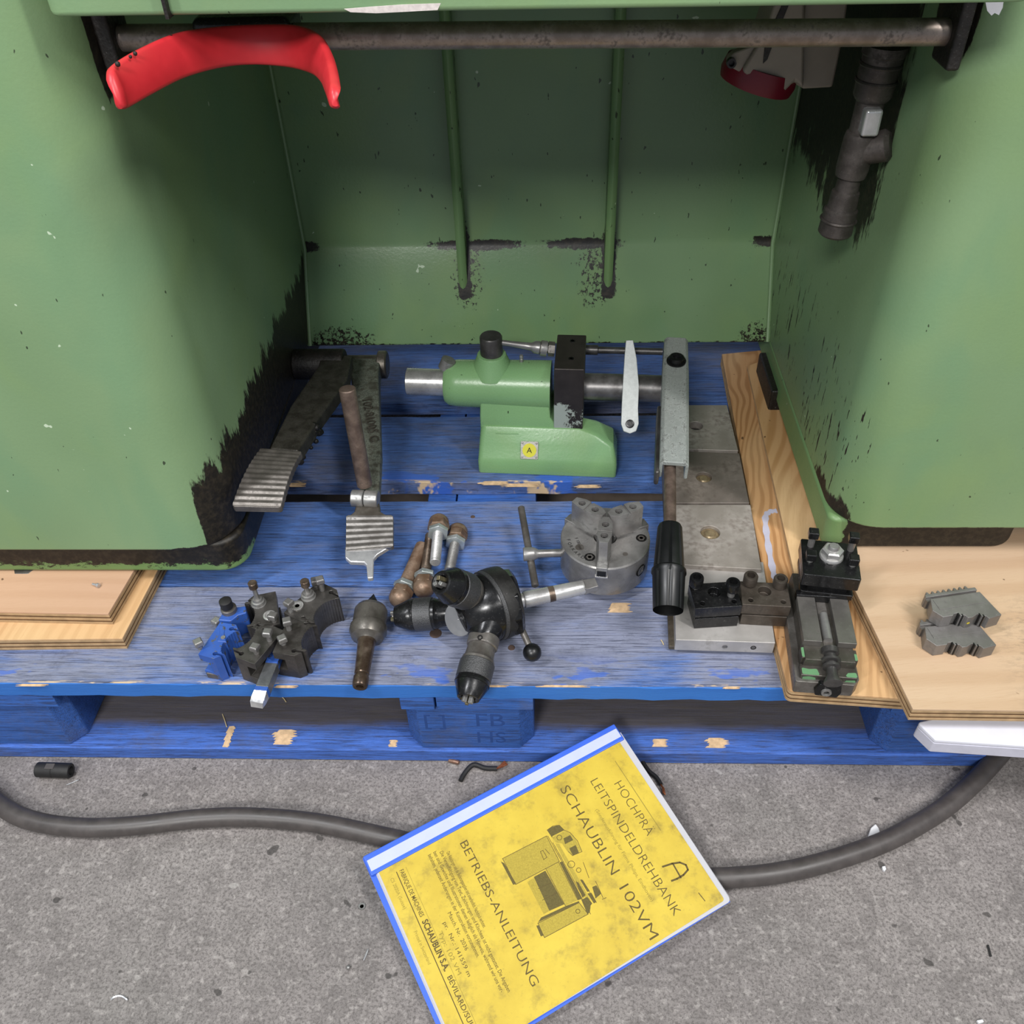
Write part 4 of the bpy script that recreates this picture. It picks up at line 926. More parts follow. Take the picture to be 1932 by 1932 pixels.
# neck and back boss of the blue holder
hN = T+.038
nk = [P(u, v, hN) for u, v in ((409, 1211), (428, 1213), (424, 1196), (426, 1182), (414, 1180), (414, 1196))]
MB().prism([tuple(p.xy) for p in nk], T+.012, hN+.001).build('neck', M['blue_enamel'], ta_, bevel=.0012)
nk = [P(u, v, hN) for u, v in ((412, 1172), (436, 1174), (450, 1163), (466, 1158), (464, 1145), (440, 1148), (424, 1152))]
MB().prism([tuple(p.xy) for p in nk], T+.008, hN+.002).build('back_boss', M['blue_enamel'], ta_, bevel=.0015)
c = P(432, 1150, hN+.004); s = MB().lathe([(0, .0045), (.002, .0045), (.003, .0085), (.008, .0085), (.009, .006), (.009, .004), (.013, .004)], (c.x, c.y, hN-.001), (c.x, c.y, 1), 24).build('height_nut', M['steel_dark'], ta_)
c = P(428, 1138, hN+.014); MB().lathe([(0, .006), (.001, .0068), (.010, .0068), (.011, .005), (.011, 0)], (c.x, c.y-.002, hN+.010), (c.x, c.y-.002, 1), 20).build('knob', M['rubber'], s)
c = P(421, 1203, hN+.001); MB().lathe([(0, .0024), (.0008, .0024), (.0008, 0)], c, c+V((0, 0, 1)), 16).build('slot_screw', M['steel_mid'], ta_)
c = P(408, 1172, T+.036); s = MB().lathe([(0, .003), (.012, .003)], (c.x, c.y, T+.020), (c.x, c.y, 1), 14).build('clamp_bolt', M['steel_mid'], ta_)
MB().lathe([(0, .0052), (.0012, .0064), (.006, .0064), (.0072, .005), (.0072, 0)], (c.x, c.y, T+.032), (c.x, c.y, 1), 4, ph=.3).build('bolt_head', M['steel_mid'], s, bevel=.0012, bseg=3)
a = P(392, 1256, T+.011); MB().prism([tuple(P(u, v, T+.009).xy) for u, v in ((388, 1270), (412, 1274), (418, 1256), (400, 1246))], T+.0005, T+.009).build('lower_jaw', M['steel_dark'], ta_, bevel=.0012)
# cutting tool held in the front holder
tl = thing('lathe_tool', 'long grey cutting tool with blue ends, poking out over the pallet edge', 'cutting tool', tuple(P(500, 1262, T+.012)))
zt_ = T+.021
q0, q1 = P(478, 1304, zt_), P(503, 1303, zt_); q3, q2 = P(509, 1229, zt_), P(530, 1233, zt_)
ex = ((q1+q2)/2-(q0+q3)/2).normalized(); ey = ((q3+q2)/2-(q0+q1)/2).normalized(); O = (q0+q1)/2; Lt = ((q3+q2)/2-O).length; wt_ = (q1-q0).length*.5
ex = V((ey.y, -ey.x, 0)); TF = basis(O, ex, ey, (0, 0, 1))
MB(TF).box((-wt_, .006, -.013), (wt_, Lt-.014, 0)).build('shank', metal('grey_tool_shank', '#77797a', '#66686a', .4, 60, '#4b4c4d', .1, met=.6), tl, bevel=.0006)
MB(TF).box((-wt_, Lt-.014, -.013), (wt_, Lt+.03, 0.0002)).build('blue_band', M['blue_enamel'], tl, bevel=.0006)
MB(TF).box((-wt_-.0001, .001, -.0131), (wt_+.0001, .006, .0001)).build('blue_band', M['blue_enamel'], tl, bevel=.0004)
MB(TF).loft([[(-wt_, .001, -.013), (wt_, .001, -.013), (wt_, .001, 0), (-wt_, .001, 0)], [(-wt_-.0015, -.006, -.013), (wt_-.001, -.007, -.013), (wt_-.0005, -.007, -.004), (-wt_-.0012, -.005, -.002)], [(-wt_-.0025, -.011, -.014), (wt_-.003, -.012, -.014), (wt_-.002, -.011, -.0065), (-wt_-.0022, -.0095, -.0058)]]).build('ground_tip', M['polished'], tl, bevel=.0005)

# ------------------------------------------------------------------ live centre
lc = thing('live_centre', 'pointed live centre with a long brown tapered shank, lying left of the turret', 'lathe centre', tuple(P(690, 1200, T)))
a = P(705, 1121, T+.021); b = P(679, 1296, T+.0095); d = (b-a).normalized(); L = (b-a).length
MB().lathe([(0, .0004), (.0015, .0012), (.018, .0098), (.024, .0100)], a, b, 32).build('point', M['black_gloss'], lc)
MB().lathe([(.0195, .009), (.020, .0165), (.0235, .0180), (.024, .0186), (.045, .0186), (.0458, .0205), (.052, .0208), (.0595, .0175), (.062, .0125), (.064, .0105)], a, b, 48).build('housing', metal('oily_olive_steel', '#6e6a64', '#54504a', .3, 40, '#25211b', .3), lc)
MB().lathe([(.060, .0100), (L-.016, .0080), (L-.015, .0072), (L-.012, .0072), (L-.0115, .0084), (L-.002, .0084), (L, .0074), (L, .0040), (L-.006, .0036), (L-.006, 0)], a, b, 36).build('shank', M['shank_brown'], lc)

# ------------------------------------------------------------------ domed bolts (levelling feet)
def foot(label, A, B, prof_hex=.0125, sh=.0064, mat=None, shmat=None, full=True):
    A = V(A); B = V(B); L = (B-A).length
    t = thing('levelling_bolt', label, 'bolt', ((A+B)/2).xy[:]+(T,), 0, 'domed levelling bolts'); R = prof_hex
    mat = mat or M['copper_rust']
    MB().lathe([(0, .0008), (.0006, R*.42), (.003, R*.78), (.007, R*.98), (.011, R*1.0), (.013, R*1.02)], A, B, 28).build('dome', mat, t)
    MB().lathe([(.0125, R*.96), (.0135, R*1.08), (.022, R*1.08), (.0235, R*.85)], A, B, 6).build('cap_hex', mat, t, bevel=.0006)
    MB().lathe([(.0245, R*.9), (.0255, R*1.06), (.031, R*1.06), (.032, R*.9)], A, B, 6, ph=.35).build('lock_nut', M['zinc'], t, bevel=.0005)
    mb = MB(); z = .032; pr = []
    while z < L-.002:
        pr += [(z, sh), (z+.0005, sh*.9), (z+.001, sh)]; z += .0014
    pr += [(L-.001, sh), (L, sh*.8)]
    mb.lathe(pr, A, B, 20).build('threaded_shank', shmat or M['steel_mid'], t)
    return t
foot('domed bolt nearest the narrow pedal, bright round shank end facing up', P(829, 977, T+.026), P(821, 1062, T+.031), shmat=M['steel'])
foot('domed bolt at the right of the four, behind the upper drill chuck', P(866, 993, T+.012), P(848, 1076, T+.009))
foot('domed bolt pointing its rusty shank up and to the right, nearest the live centre', P(749, 1140, T+.0115), P(797, 1030, T+.008), shmat=M['copper_rust'], sh=.0085)
foot('domed bolt lying mostly hidden beneath the bright-ended one', P(798, 1122, T+.012), P(812, 1010, T+.012), shmat=M['shank_brown'])

# ------------------------------------------------------------------ turret with three drill chucks
tu = thing('turret_head', 'black turret with three drill chucks, a taper shank and a ball lever', 'turret', tuple(P(925, 1150, T)))
S0 = P(978, 1134, T+.043); S1 = P(1128, 1102, T+.046); sd = (S0-S1).normalized(); Ls = (S1-S0).length
MB().lathe([(-.004, .010), (.006, .0075), (.0065, .0088), (.0075, .0092), (.034, .0088), (.0345, .0084), (.041, .0084), (.0415, .0086), (Ls-.018, .0082), (Ls-.016, .0074)], S0, S1, 40).build('taper_shank', M['steel'], tu)
MB().lathe([(.034, .00885), (.0405, .0087)], S0, S1, 40).build('shank_band', M['shank_brown'], tu)
sx_ = sd.cross(V((0, 0, 1))).normalized(); sz_ = sd.cross(sx_)
tt = -sd; c = S1-tt*.017
e = V((tt.y, -tt.x, 0)).normalized(); 
MB(basis(c, tt, e, tt.cross(e))).loft([[(0, -.0072, -.0060), (0, .0072, -.0060), (0, .0072, .0060), (0, -.0072, .0060)], [(.003, -.0074, -.0040), (.003, .0074, -.0040), (.003, .0074, .0042), (.003, -.0074, .0042)], [(.016, -.0074, -.0035), (.016, .0060, -.0035), (.016, .0060, .0037), (.016, -.0074, .0037)]]).build('tang', M['steel_mid'], tu, bevel=.0008)
# back plate on the shank axis, then the indexing rings and cone on the tilted axis
ha_ = V((-.80, -.52, .10)).normalized()
C0 = P(940, 1137, T+.044)
bm_ = M['black_gloss']
MB().lathe([(0, .030), (.004, .0365), (.012, .0375), (.014, .036)], S0+sd*-.001, S0+sd*.05, 9, ph=.3).build('back_plate', bm_, tu, bevel=.001)
RX = C0-ha_*.0
MB().lathe([(-.010, .0385), (0, .0400), (.008, .0400), (.0085, .0392)], C0, C0+ha_, 64).build('index_ring', metal('satin_black_ring', '#3a3938', '#2e2d2c', .42, 60, '#161514', .2), tu)
MB().lathe([(.0085, .0395), (.0125, .0395), (.0128, .0388)], C0, C0+ha_, 72).build('knurled_ring', M['knurl'], tu)
MB().lathe([(.0128, .0380), (.016, .0375), (.040, .0240), (.046, .0160), (.047, .004)], C0, C0+ha_, 56).build('cone', bm_, tu)
M['brass_dull'] = metal('dull_brassy_jaw', '#8d8468', '#6e664e', .35, 60, '#2a261c', .3)
def drill(name, A, B, k=1.0, body=None, lb=None):
    """keyless drill chuck: A rear, B nose"""
    A = V(A); B = V(B); L = (B-A).length; s = L/.078
    g = lambda pr: [(t*s, r*k) for t, r in pr]
    o = MB().lathe(g([(0, .0145), (.001, .0160), (.010, .0165), (.0105, .0150), (.022, .0158), (.0265, .0172), (.027, .0178), (.030, .0178)]), A, B, 44).build(name, body or M['steel_dark'], tu)
    if lb: o['label'] = lb
    MB().lathe(g([(.0302, .0184), (.031, .0190), (.050, .0190), (.0505, .0184)]), A, B, 64).build('knurled_sleeve', M['knurl'], o)
    MB().lathe(g([(.0506, .0182), (.0515, .0188), (.056, .0188), (.0562, .0180), (.0572, .0182), (.073, .0118), (.0735, .0100), (.072, .0075), (.066, .0070), (.066, 0)]), A, B, 44).build('nose', bm_, o)
    d = (B-A).normalized(); e1 = d.orthogonal().normalized(); e2 = d.cross(e1)
    for j in range(3):
        an = j*2.094+.6; r = e1*math.cos(an)+e2*math.sin(an); tn = d.cross(r)
        MB(basis(A+d*(.066*s)+r*.0034, tn, r, d)).box((-.0020, -.0018, 0), (.0020, .0028, .0125*s)).build('jaw', M['brass_dull'] if j == 0 else M['steel_mid'], o, bevel=.0006)
    return o
drill('drill_chuck', P(912, 1127, T+.055), P(826, 1097, T+.112), 1.06, lb='upper drill chuck, its jaws facing the viewer')
drill('drill_chuck', P(868, 1154, T+.029), P(739, 1163, T+.019), .98, body=bm_, lb='drill chuck pointing left, lying on the boards')
o3 = drill('drill_chuck', P(913, 1206, T+.036), P(881, 1326, T+.020), .98, lb='drill chuck pointing at the viewer over the pallet edge')
a3 = P(913, 1206, T+.036); d3 = (P(881, 1326, T+.020)-a3).normalized()
MB().lathe([(-.003, .0150), (-.002, .0168), (.009, .0168), (.010, .0155)], a3, a3+d3, 36).build('clamp_collar', M['steel_dark'], tu, bevel=.0006)
MB().lathe([(0, .0068), (.02, .0068)], a3-d3*.012, a3+d3, 24).build('mandrel', M['shank_brown'], tu)
c = a3+d3*.004+V((-.002, -.006, .0150)); MB().lathe([(0, .0028), (.0016, .0028), (.0016, .0016), (.0, .0014)], c, c+V((0, -.35, 1)), 16).build('collar_screw', M['hole'], tu)
for A_, B_, r0, r1 in ((P(905, 1148, T+.045), P(868, 1168, T+.040), .020, .0185), (P(925, 1170, T+.043), P(910, 1206, T+.036), .022, .0168), (P(915, 1135, T+.044), P(868, 1154, T+.030), .021, .017), (P(935, 1128, T+.052), P(908, 1122, T+.060), .022, .0180)):
    MB().lathe([(0, r0), ((B_-A_).length*.7, r1*1.02), ((B_-A_).length, r1)], A_, B_, 40).build('tool_boss', bm_, tu, bevel=.0006)
a = P(872, 1166, T+.040); b = P(858, 1173, T+.043)
b = a+(b-a).normalized()*.008+V((0, -.004, .004)); MB().lathe([(0, .0188), (.006, .0190), (.0066, .0185), (.0066, .0012), (.0055, 0)], a, a+(V((-.50, -.66, .50))), 48).build('blank_plug', metal('satin_plug_face', '#a2a2a4', '#929294', .36, 20, '#5c5c5e', .0, bump=.03), tu, label='satin grey blank plug')
a = P(972, 1160, T+.032); b = P(1004, 1231, T+.0185)
MB().lathe([(0, .0038), ((b-a).length, .0036)], a, b, 18).build('lever', M['steel_dark'], tu)
MB().sphere(b, .0100, seg=32).build('ball_knob', M['black_plastic'], tu)
c = P(955, 1083, T+.064); MB().sphere(c, .0022, seg=12).build('index_ball', M['steel'], tu)

# ------------------------------------------------------------------ instruction booklet in a blue slide binder
SB = .988  # the booklet lies on the cable, so a little above the floor
A = CP+(V((-0.19143465, 0.44824667, 0.02914108))-CP)*SB; dN = V((0.86696271, 0.49466972, 0.06064271)); eN = V((0.49805915, -0.85566069, -0.140648)); nN = eN.cross(dN).normalized()
if nN.z < 0: nN = -nN
bk = thing('instruction_booklet', 'dirty yellow instruction booklet in a blue binder, leaning on the cable and pallet edge', 'booklet', tuple(A))
BF = basis(A, eN, dN, nN) @ Matrix.Scale(SB, 4)
mm = .001
def pg(name, x0, x1, y0, y1, z0, z1, mat, parent=bk, bevel=0, **k): return MB(BF).box((x0*mm, y0*mm, z0*mm), (x1*mm, y1*mm, z1*mm)).build(name, mat, parent, bevel=bevel, **k)
blue = plain('blue_binder_plastic', '#3a62cc', .38, 0, .5, .05, 40, .05)
def yel():
    t = NT('smudged_yellow_cover'); co = t.co(); a = t.noise(co, 16, 5, .65); b = t.noise(co, 42, 5, .7); c = t.noise(co, 300, 2, .7)
    k = t.mix(t.step(a, .3, .7), hx('#cdb444'), hx('#bfa53c'))
    k = t.mix(t.math('MULTIPLY', t.step(b, .48, .78), .6), k, hx('#7a6a38'))
    k = t.mix(t.math('MULTIPLY', both(t, t.step(a, .52, .66), t.step(b, .42, .7)), .55), k, hx('#76693a'))
    k = t.mix(t.math('MULTIPLY', t.step(c, .62, .75), .25), k, hx('#7d6f3c'))
    t.set(color=k, rough=.35, spec=.4, coat=.12); t.bump(t.noise(co, 22, 3), .12, .002); return t.m
paper = plain('grubby_white_pages', '#b5b4b8', .7, 0, .2, .04, 90, .2)
yc = yel(); yy_ = hx
# back cover, page block, yellow front sheet, spine bar
MB(BF).prism([(0, -.002), (.2185, .000), (.2185, .3070), (0, .3070)], -.0045, -.0033).build('back_cover', blue, bk)
for k in range(5):
    o_ = .0004*k
    MB(BF).prism(rnd([(.012, .004+o_), (.2150+o_*.4-.001, .004+o_), (.2170+.0004*k, .3090-.0004*k), (.012, .3092)], [0, .001, .004, 0]), (-3.2+.62*k)*mm, (-3.2+.62*k+.5)*mm).build('page', paper, bk)
MB(BF).prism(rnd([(.020, .0075), (.2160, .0070), (.2150, .3020), (.020, .3015)], [0, .001, .003, 0]), .0000, .0004).build('front_sheet', yc, bk, label='yellow title sheet')
MB(BF).prism([(0, -.001), (.0225, -.001), (.0215, .3080), (0, .3080)], -.0032, .0016).build('spine_bar', blue, bk, bevel=.0012, bseg=2)
MB(BF).prism([(.0062, .001), (.0185, .001), (.0172, .3065), (.0062, .3065)], .0016, .0022).build('white_label_strip', plain('creased_white_strip', '#b6bccf', .45, 0, .4, .04, 60, .15), bk, bevel=.0003)
ink = plain('faded_black_print', '#5a4d2c', .6, 0, .2, .15, 200, 0); ink2 = plain('faint_print', '#8c7c36', .6, 0, .2, .15, 300, 0)
tone = plain('halftone_grey_print', '#a5923c', .6, 0, .2, .25, 700, 0); tone2 = plain('dark_halftone_print', '#5f552f', .6, 0, .2, .3, 700, 0)
def T_(s, x, y, size, w=None, m=None, rot=0, spc=1.0, z=.00042, off=0):
    o = text(s, size*mm, 'printed_text', m or ink, bk, BF @ Matrix.Translation((x*mm, y*mm, z)) @ Matrix.Rotation(math.radians(rot), 4, 'Z'), .00004, spc=spc, off=off*mm)
    if w:
        xs = [v.co for v in o.data.vertices]; W_ = BF @ Matrix.Translation((x*mm, y*mm, z)) @ Matrix.Rotation(math.radians(rot), 4, 'Z'); Wi = W_.inverted() @ o_world(o)
        loc = [Wi @ c for c in xs]; mx = max(c.x for c in loc); k = w*mm/mx; back = Wi.inverted()
        for v_, c in zip(o.data.vertices, loc): v_.co = back @ V((c.x*k, c.y, c.z))
    return o
def o_world(o):
    W = Matrix(); p = o.parent
    while p is not None: W = p.matrix_basis @ W; p = p.parent
    return W
T_('HOCHPRÄ', 58.5, 269.5, 14.2, 66, off=-.22)
T_('LEITSPINDELDREHBANK', 43.5, 248.3, 14.2, 160, off=-.2)
T_('SCHAUBLIN', 35, 215, 16, 105, off=-.15)
T_('102VM', 150, 215, 16, 60.5, off=-.15)
T_('(Sonderausführung für Firma Philips, Eindhoven)', 74, 236.5, 5.2, 107, m=ink2)
T_('BETRIEBS-ANLEITUNG', 35, 93.5, 12.4, 156, off=-.08)
T_('FABRIQUE DE MACHINES', 31, 26.5, 6.4, 52, off=.05); T_('SCHAUBLIN S.A.', 87, 26.2, 8.6, 52, off=.25); T_('BÉVILARD/SUISSE', 144, 26.2, 7.0, 58, off=.05)
T_('CS 2020A (Suisse)', 34, 15, 5, 34, m=ink2); T_('Printed in Switzerland', 92, 15, 5, 34, m=ink2)
for k, (s, x0, w) in enumerate((('Die Abbildungen und die Bedienungsangaben sind unverbindlich. Nachdruck verboten.', 38, 84), ('Die Vervielfältigung von Text, Zeichnungen und Klischees ist nicht gestattet. Die Angaben', 34, 150), ('ben sind Gewichte und Illustrationen dienen lediglich als Hinweis, während wir uns vor-', 31, 150), ('behalten, jederzeit Änderungen in der Konstruktion vorzunehmen.', 31, 112))):
    T_(s, x0, 77-k*6.0, 5.6, w, off=.02)
T_('Masch. Nr.  2036', 92, 52, 5.6, 40); T_('pr.  Nr.: 141559 m', 98, 44, 5.6, 56); T_('Typ: 102 VM', 104, 36, 6, 44, m=ink2)
def L_(pts, w, m=None, name='printed_line', z=.00043):
    mb = MB(BF)
    for (x0, y0), (x1, y1) in zip(pts, pts[1:]):
        d = V((x1-x0, y1-y0)); n_ = V((-d.y, d.x)).normalized()*w/2; d = d.normalized()*w*.3
        mb.add([((x0-d.x+n_.x)*mm, (y0-d.y+n_.y)*mm, z), ((x0-d.x-n_.x)*mm, (y0-d.y-n_.y)*mm, z), ((x1+d.x-n_.x)*mm, (y1+d.y-n_.y)*mm, z), ((x1+d.x+n_.x)*mm, (y1+d.y+n_.y)*mm, z)], [(0, 1, 2, 3)])
    return mb.build(name, m or ink, bk)
L_([(38, 285), (126, 285.5)], .8, ink2); L_([(31, 23.5), (205, 22.0)], .9); L_([(31, 34), (205, 32.5)], .35, ink2)
L_([(196.8, 283.1), (206.2, 284.1)], .9)
# hand-drawn A
L_([(158, 266), (160, 276), (163, 284), (168, 288), (173, 287), (175, 280), (175, 272), (174, 266)], 1.9, name='hand_written_mark'); L_([(160, 277), (176, 276)], 1.6, name='hand_written_mark')
# picture of the machine
def fill(pts, m, name='printed_picture', z=.00042):
    mb = MB(BF); mb.add([(x*mm, y*mm, z) for x, y in pts], [tuple(range(len(pts)))]); return mb.build(name, m, bk)
def ptz(u, v):   # zoom crop of the picture -> photo pixel -> booklet plane
    U_, V_ = 900+u*300/1932, 1520+v*300/1932
    d = CF*FPX+CR*(U_-966)-CU*(V_-966); t = (A-CP).dot(nN)/d.dot(nN); q = CP+d*t-A
    return (q.dot(eN)/mm/SB, q.dot(dN)/mm/SB)
def Z(*p): return [ptz(*q) for q in p]
fill(Z((310, 645), (845, 370), (1000, 680), (470, 960)), tone)
fill(Z((290, 680), (330, 700), (475, 950), (440, 965)), tone2, z=.00044)
fill(Z((835, 770), (990, 690), (1225, 1150), (1075, 1220)), tone, z=.00043)
fill(Z((690, 870), (830, 790), (1060, 1200), (880, 1280)), tone2, z=.00043)
fill(Z((610, 930), (690, 880), (880, 1280), (810, 1320)), tone, z=.00043)
fill(Z((1000, 690), (1040, 680), (1280, 1130), (1230, 1150)), tone2, z=.00045)
fill(Z((740, 1430), (1240, 1180), (1350, 1320), (820, 1600)), tone)
fill(Z((740, 1420), (780, 1360), (1080, 1220), (1240, 1160), (1240, 1180)), tone2, z=.00044)
fill(Z((720, 1460), (750, 1455), (810, 1580), (775, 1590)), tone2, z=.00044)
fill(Z((1260, 1130), (1380, 1220), (1370, 1300), (1340, 1320)), tone2, z=.00044)
fill(Z((850, 300), (900, 260), (1000, 240), (1060, 300), (920, 370), (910, 390)), tone2)
fill(Z((910, 390), (1060, 310), (1170, 360), (1270, 550), (1160, 610), (1100, 560), (1030, 460), (960, 450)), tone)
fill(Z((1050, 400), (1130, 360), (1170, 420), (1070, 470)), tone2, z=.00044); fill(Z((1120, 520), (1200, 480), (1240, 580), (1165, 610)), tone2, z=.00044)
fill(Z((950, 460), (1000, 470), (1380, 1150), (1290, 1110)), tone, z=.00041)
for q in (((1200, 930), (1230, 930), (1320, 1090), (1280, 1120)), ((1250, 900), (1285, 905), (1370, 1040), (1340, 1050)), ((1280, 1140), (1340, 1110), (1400, 1190), (1360, 1240)), ((1400, 990), (1450, 970), (1510, 1070), (1440, 1130)), ((1340, 1070), (1390, 1060), (1450, 1170), (1420, 1190))):
    fill(Z(*q), tone2, z=.00045)
for q in (((310, 645), (845, 370), (1000, 680), (470, 960), (310, 645)), ((835, 770), (1075, 1220)), ((990, 690), (1225, 1150)), ((745, 1010), (905, 935)), ((795, 1150), (975, 1060)), ((740, 1430), (1240, 1180), (1350, 1320), (820, 1605), (740, 1430)),
          ((860, 370), (1380, 1320)), ((920, 450), (1290, 1120)), ((850, 300), (920, 250), (1000, 240), (1060, 300), (1130, 330), (1220, 430), (1275, 560), (1160, 610), (1110, 560)), ((1290, 690), (1360, 880)), ((1440, 920), (1530, 1120)), ((1520, 1140), (1570, 1120)), ((1270, 900), (1450, 1180)), ((1205, 920), (1300, 1100)), ((770, 560), (800, 545), (850, 630), (810, 655), (770, 560)), ((830, 530), (880, 590))):
    L_(Z(*q), .55, z=.00047)
for cx_, cy_, r in ((1145, 715, 42), (1235, 785, 28), (1000, 390, 30), (1225, 1285, 26)):
    L_(Z(*[(cx_+r*math.cos(a_), cy_+r*math.sin(a_)) for a_ in [2*math.pi*k/14 for k in range(15)]]), .55, z=.00047)

# ------------------------------------------------------------------ cable and floor litter
def cpath(px, z, n=8): return spline([P(u, v, zz) for u, v, zz in px], n)
cab = MB().tube(cpath([(-60, 1460, .0115), (0, 1518, .0115), (60, 1548, .0115), (150, 1561, .0115), (250, 1558, .0115), (380, 1544, .0115), (480, 1542, .0115), (600, 1553, .0115), (730, 1580, .0115), (850, 1606, .0110), (1000, 1628, .0110), (1150, 1645, .0110), (1300, 1656, .0112), (1390, 1655, .0115), (1480, 1645, .0115), (1580, 1620, .0115), (1680, 1583, .0115), (1770, 1532, .0115), (1830, 1483, .013), (1880, 1430, .016), (1930, 1370, .022)], 0), .0105, 18)
tag(cab.build('cable', plain('scuffed_black_cable', '#45403e', .42, 0, .5, .35, 70, .3), None), 'thick black rubber cable running across the concrete beneath the booklet', 'cable')
rc = MB(); a = P(70, 1452, .0085); b = P(134, 1454, .0085)
r_ = thing('rubber_sleeve', 'short black ribbed rubber sleeve on the floor at the left', 'sleeve', tuple(P(102, 1452, 0)))
Ls_ = (b-a).length
rc.lathe([(0, .0072), (.001, .0086), (Ls_*.48, .0088), (Ls_*.5, .0082), (Ls_*.52, .0088), (Ls_*.97, .0086), (Ls_, .0080), (Ls_, .0052), (Ls_-.01, .0048), (Ls_-.01, 0)], a, b, 20).build('tube', M['rubber'], r_)
MB().box((a.x+Ls_*.32, a.y-.004, .0162), (a.x+Ls_*.58, a.y+.003, .0176)).build('flat', plain('worn_grey_rubber', '#4a4644', .6), r_, bevel=.001)
wr = thing('wire_scrap', 'cut black wire with frayed copper end, by the pallet left of the booklet', 'wire', tuple(P(905, 1445, 0)))
MB().tube(cpath([(869, 1473, .003), (876, 1460, .003), (888, 1446, .004), (898, 1443, .004), (915, 1449, .003), (938, 1450, .003)], 0, 5), .0028, 12).build('insulation', M['rubber'], wr)
cp_ = metal('bare_copper', '#b0704a', '#8a4c30', .35, 90, '#4a2418', .2)
for k in range(6): MB().tube([P(937, 1450, .003+k*.0005), P(943+k*.8, 1445+k*.4, .004+k*.0004), P(952+k*1.1, 1436+k*1.2, .003+.0008*(k % 3))], .0008, 6).build('copper_strand', cp_, wr)
w2 = thing('wire_scrap', 'thin black wire with copper tip, emerging at the right edge of the booklet', 'wire', tuple(P(1232, 1465, 0)))
MB().tube(cpath([(1200, 1400, .004), (1203, 1412, .0035), (1206, 1424, .003), (1222, 1452, .003), (1238, 1466, .003), (1247, 1480, .003)], 0, 5), .0024, 12).build('insulation', M['rubber'], w2)
for k in range(5): MB().tube([P(1246, 1479, .003), P(1250+k*.6, 1487, .0035+k*.0004), P(1251+k, 1496+k, .003)], .0008, 6).build('copper_strand', cp_, w2)
def chip(name, label, cat, pts, z, h, mat, bev=.0004):
    q = [P(u, v, z) for u, v in pts]; c = sum(q, V())/len(q)
    o = MB(frame((c.x, c.y, z))).prism([(a.x-c.x, a.y-c.y) for a in q], 0, h)
    W = o.build(name, mat, None, bevel=bev)
    W.data.transform(Matrix.Translation((-c.x, -c.y, -z))); W.location = (c.x, c.y, z)
    return tag(W, label, cat)
wp = plain('white_plastic_scrap', '#d0d0d2', .5, 0, .4, .05); al = M['polished']
chip('plastic_scrap', 'white torn plastic scrap beside the cable at the right', 'scrap', [(1635, 1584), (1641, 1566), (1650, 1558), (1656, 1566), (1660, 1578), (1648, 1588), (1638, 1587)], .0003, .005, wp, .0015)
chip('plastic_crumb', 'tiny white crumb on the floor below the cable, right of the booklet', 'scrap', [(1663, 1637), (1669, 1636), (1671, 1642), (1668, 1646), (1664, 1642)], .0003, .003, wp)
chip('floor_stud', 'small white peg on the lower right floor, near the picture edge', 'scrap', [(1841, 1927), (1852, 1925), (1855, 1930), (1845, 1933)], .0003, .003, wp)
def curl(label, px, r=.0007, h=.0012, name='metal_shaving'):
    q = cpath([(u, v, h) for u, v in px], 0, 4); c = q[len(q)//2]
    o = MB().tube(q, [r*.5]+[r]*(len(q)-2)+[r*.5], 7).build(name, al, None); o.data.transform(Matrix.Translation((-c.x, -c.y, 0))); o.location = (c.x, c.y, 0)
    return tag(o, label, 'metal shaving')
curl('straight bright metal shaving right below the rubber sleeve', [(125, 1481), (136, 1477), (149, 1471)])
curl('curved bright metal shaving on the lower left floor', [(209, 1887), (214, 1882), (224, 1879), (233, 1881), (241, 1887)], .0011)
curl('slanting metal sliver left of the lower booklet edge', [(686, 1812), (690, 1803), (695, 1790)], .0009)
chip('dark_sliver', 'thin dark sliver lying on the right floor', 'scrap', [(1861, 1784), (1865, 1783), (1871, 1805), (1867, 1806)], .0003, .0015, M['rubber'])
q = P(683, 1711, 0); o = MB().lathe([(0, .0036), (.0012, .0036), (.0012, .002), (0, .002)], (0, 0, 0), (0, 0, 1), 20).build('washer', M['steel_mid'], None); o.location = (q.x, q.y, .0004); tag(o, 'tiny round washer on the floor left of the booklet', 'washer')
q = P(658, 1827, 0); o = MB().sphere((0, 0, 0), .0022, seg=10).build('metal_bead', M['steel_mid'], None); o.location = (q.x, q.y, .0022); tag(o, 'small metal bead on the floor, below the slanting sliver', 'bead')
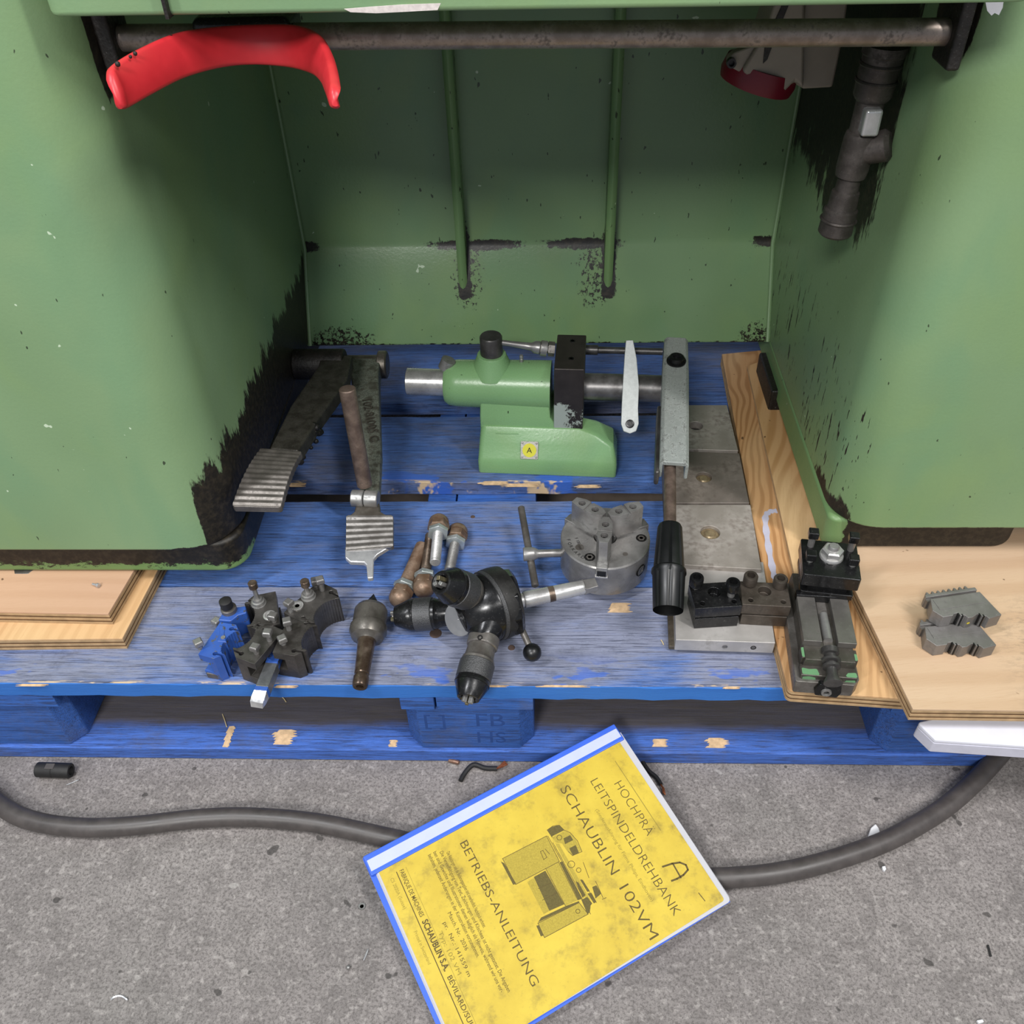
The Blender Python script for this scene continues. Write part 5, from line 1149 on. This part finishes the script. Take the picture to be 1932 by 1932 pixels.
o = MB().lathe([(0, .002), (.001, .0026), (.012, .0026), (.013, .0018)], V((0, 0, .003)), V((1, -.25, .003)), 14).build('copper_tube_scrap', metal('dull_copper', '#9a7a66', '#7d5f50', .4, 90), None); q = P(847, 1437, 0); o.location = (q.x, q.y, 0); tag(o, 'short dull copper tube beside the cut wire at the pallet foot', 'scrap')
o = MB().lathe([(0, .0012), (.006, .0016), (.0065, .0026), (.009, .0026)], V((0, 0, .0026)), V((1, -.3, .0026)), 14).build('small_screw', M['polished'], None); q = P(176, 1105, .1799); o.location = (q.x, q.y, .1801); tag(o, 'small bright screw lying on the pinkish plywood at the left', 'screw')
straw = plain('pale_splinter', '#c7b48a', .7)
for lb, a_, b_ in (('splinter on the runner board under the cutting tool, the upper one', (532, 1315, .022), (540, 1325, .0225)), ('upright-looking splinter on the runner board beside the bare gouge', (420, 1348, .022), (428, 1372, .0225)), ('loose splinter on the deck between the chuck and the base plate', (1247, 1208, .1445), (1252, 1217, .1445))):
    a = P(*a_); b = P(*b_); c = (a+b)/2; o = MB().tube([a-c, (a+b)/2-c+V((0, .0006, .0003)), b-c], .0006, 6).build('wood_splinter', straw, None); o.location = c+V((0, 0, .0006)); tag(o, lb, 'splinter')
# pale paint dribble on the orange plywood
def dribble(name, pts, z, w):
    q = spline([P(u, v, z) for u, v in pts], 6); mb = MB(); L_s = []; R_s = []
    for i, p in enumerate(q):
        d = (q[min(i+1, len(q)-1)]-q[max(0, i-1)]).normalized(); n_ = V((-d.y, d.x, 0)); k = w*(1+.25*math.sin(i*1.7)); L_s.append(p+n_*k); R_s.append(p-n_*k)
    mb.prism([tuple(p.xy) for p in L_s]+[tuple(p.xy) for p in R_s[::-1]], z, z+.0003)
    o = mb.build(name, plain('lilac_white_dribble', '#b4b2c2', .5, 0, .4, .08, 80, .2), None)
    return o
sheet_r1 = [o for o in col.objects if o.get('label', '').startswith('orange-grained')][0]
for pts, w, z in (([(1466, 964), (1452, 966), (1444, 978), (1448, 1020), (1458, 1075), (1464, 1096)], .0035, .16205), ([(1483, 1168), (1490, 1185), (1499, 1212)], .004, .16205), ([(1668, 1232), (1672, 1248), (1680, 1262)], .0035, .16205)):
    d_ = dribble('paint_dribble', pts, z, w); W = sheet_r1.matrix_basis.inverted(); d_.data.transform(W); d_.parent = sheet_r1
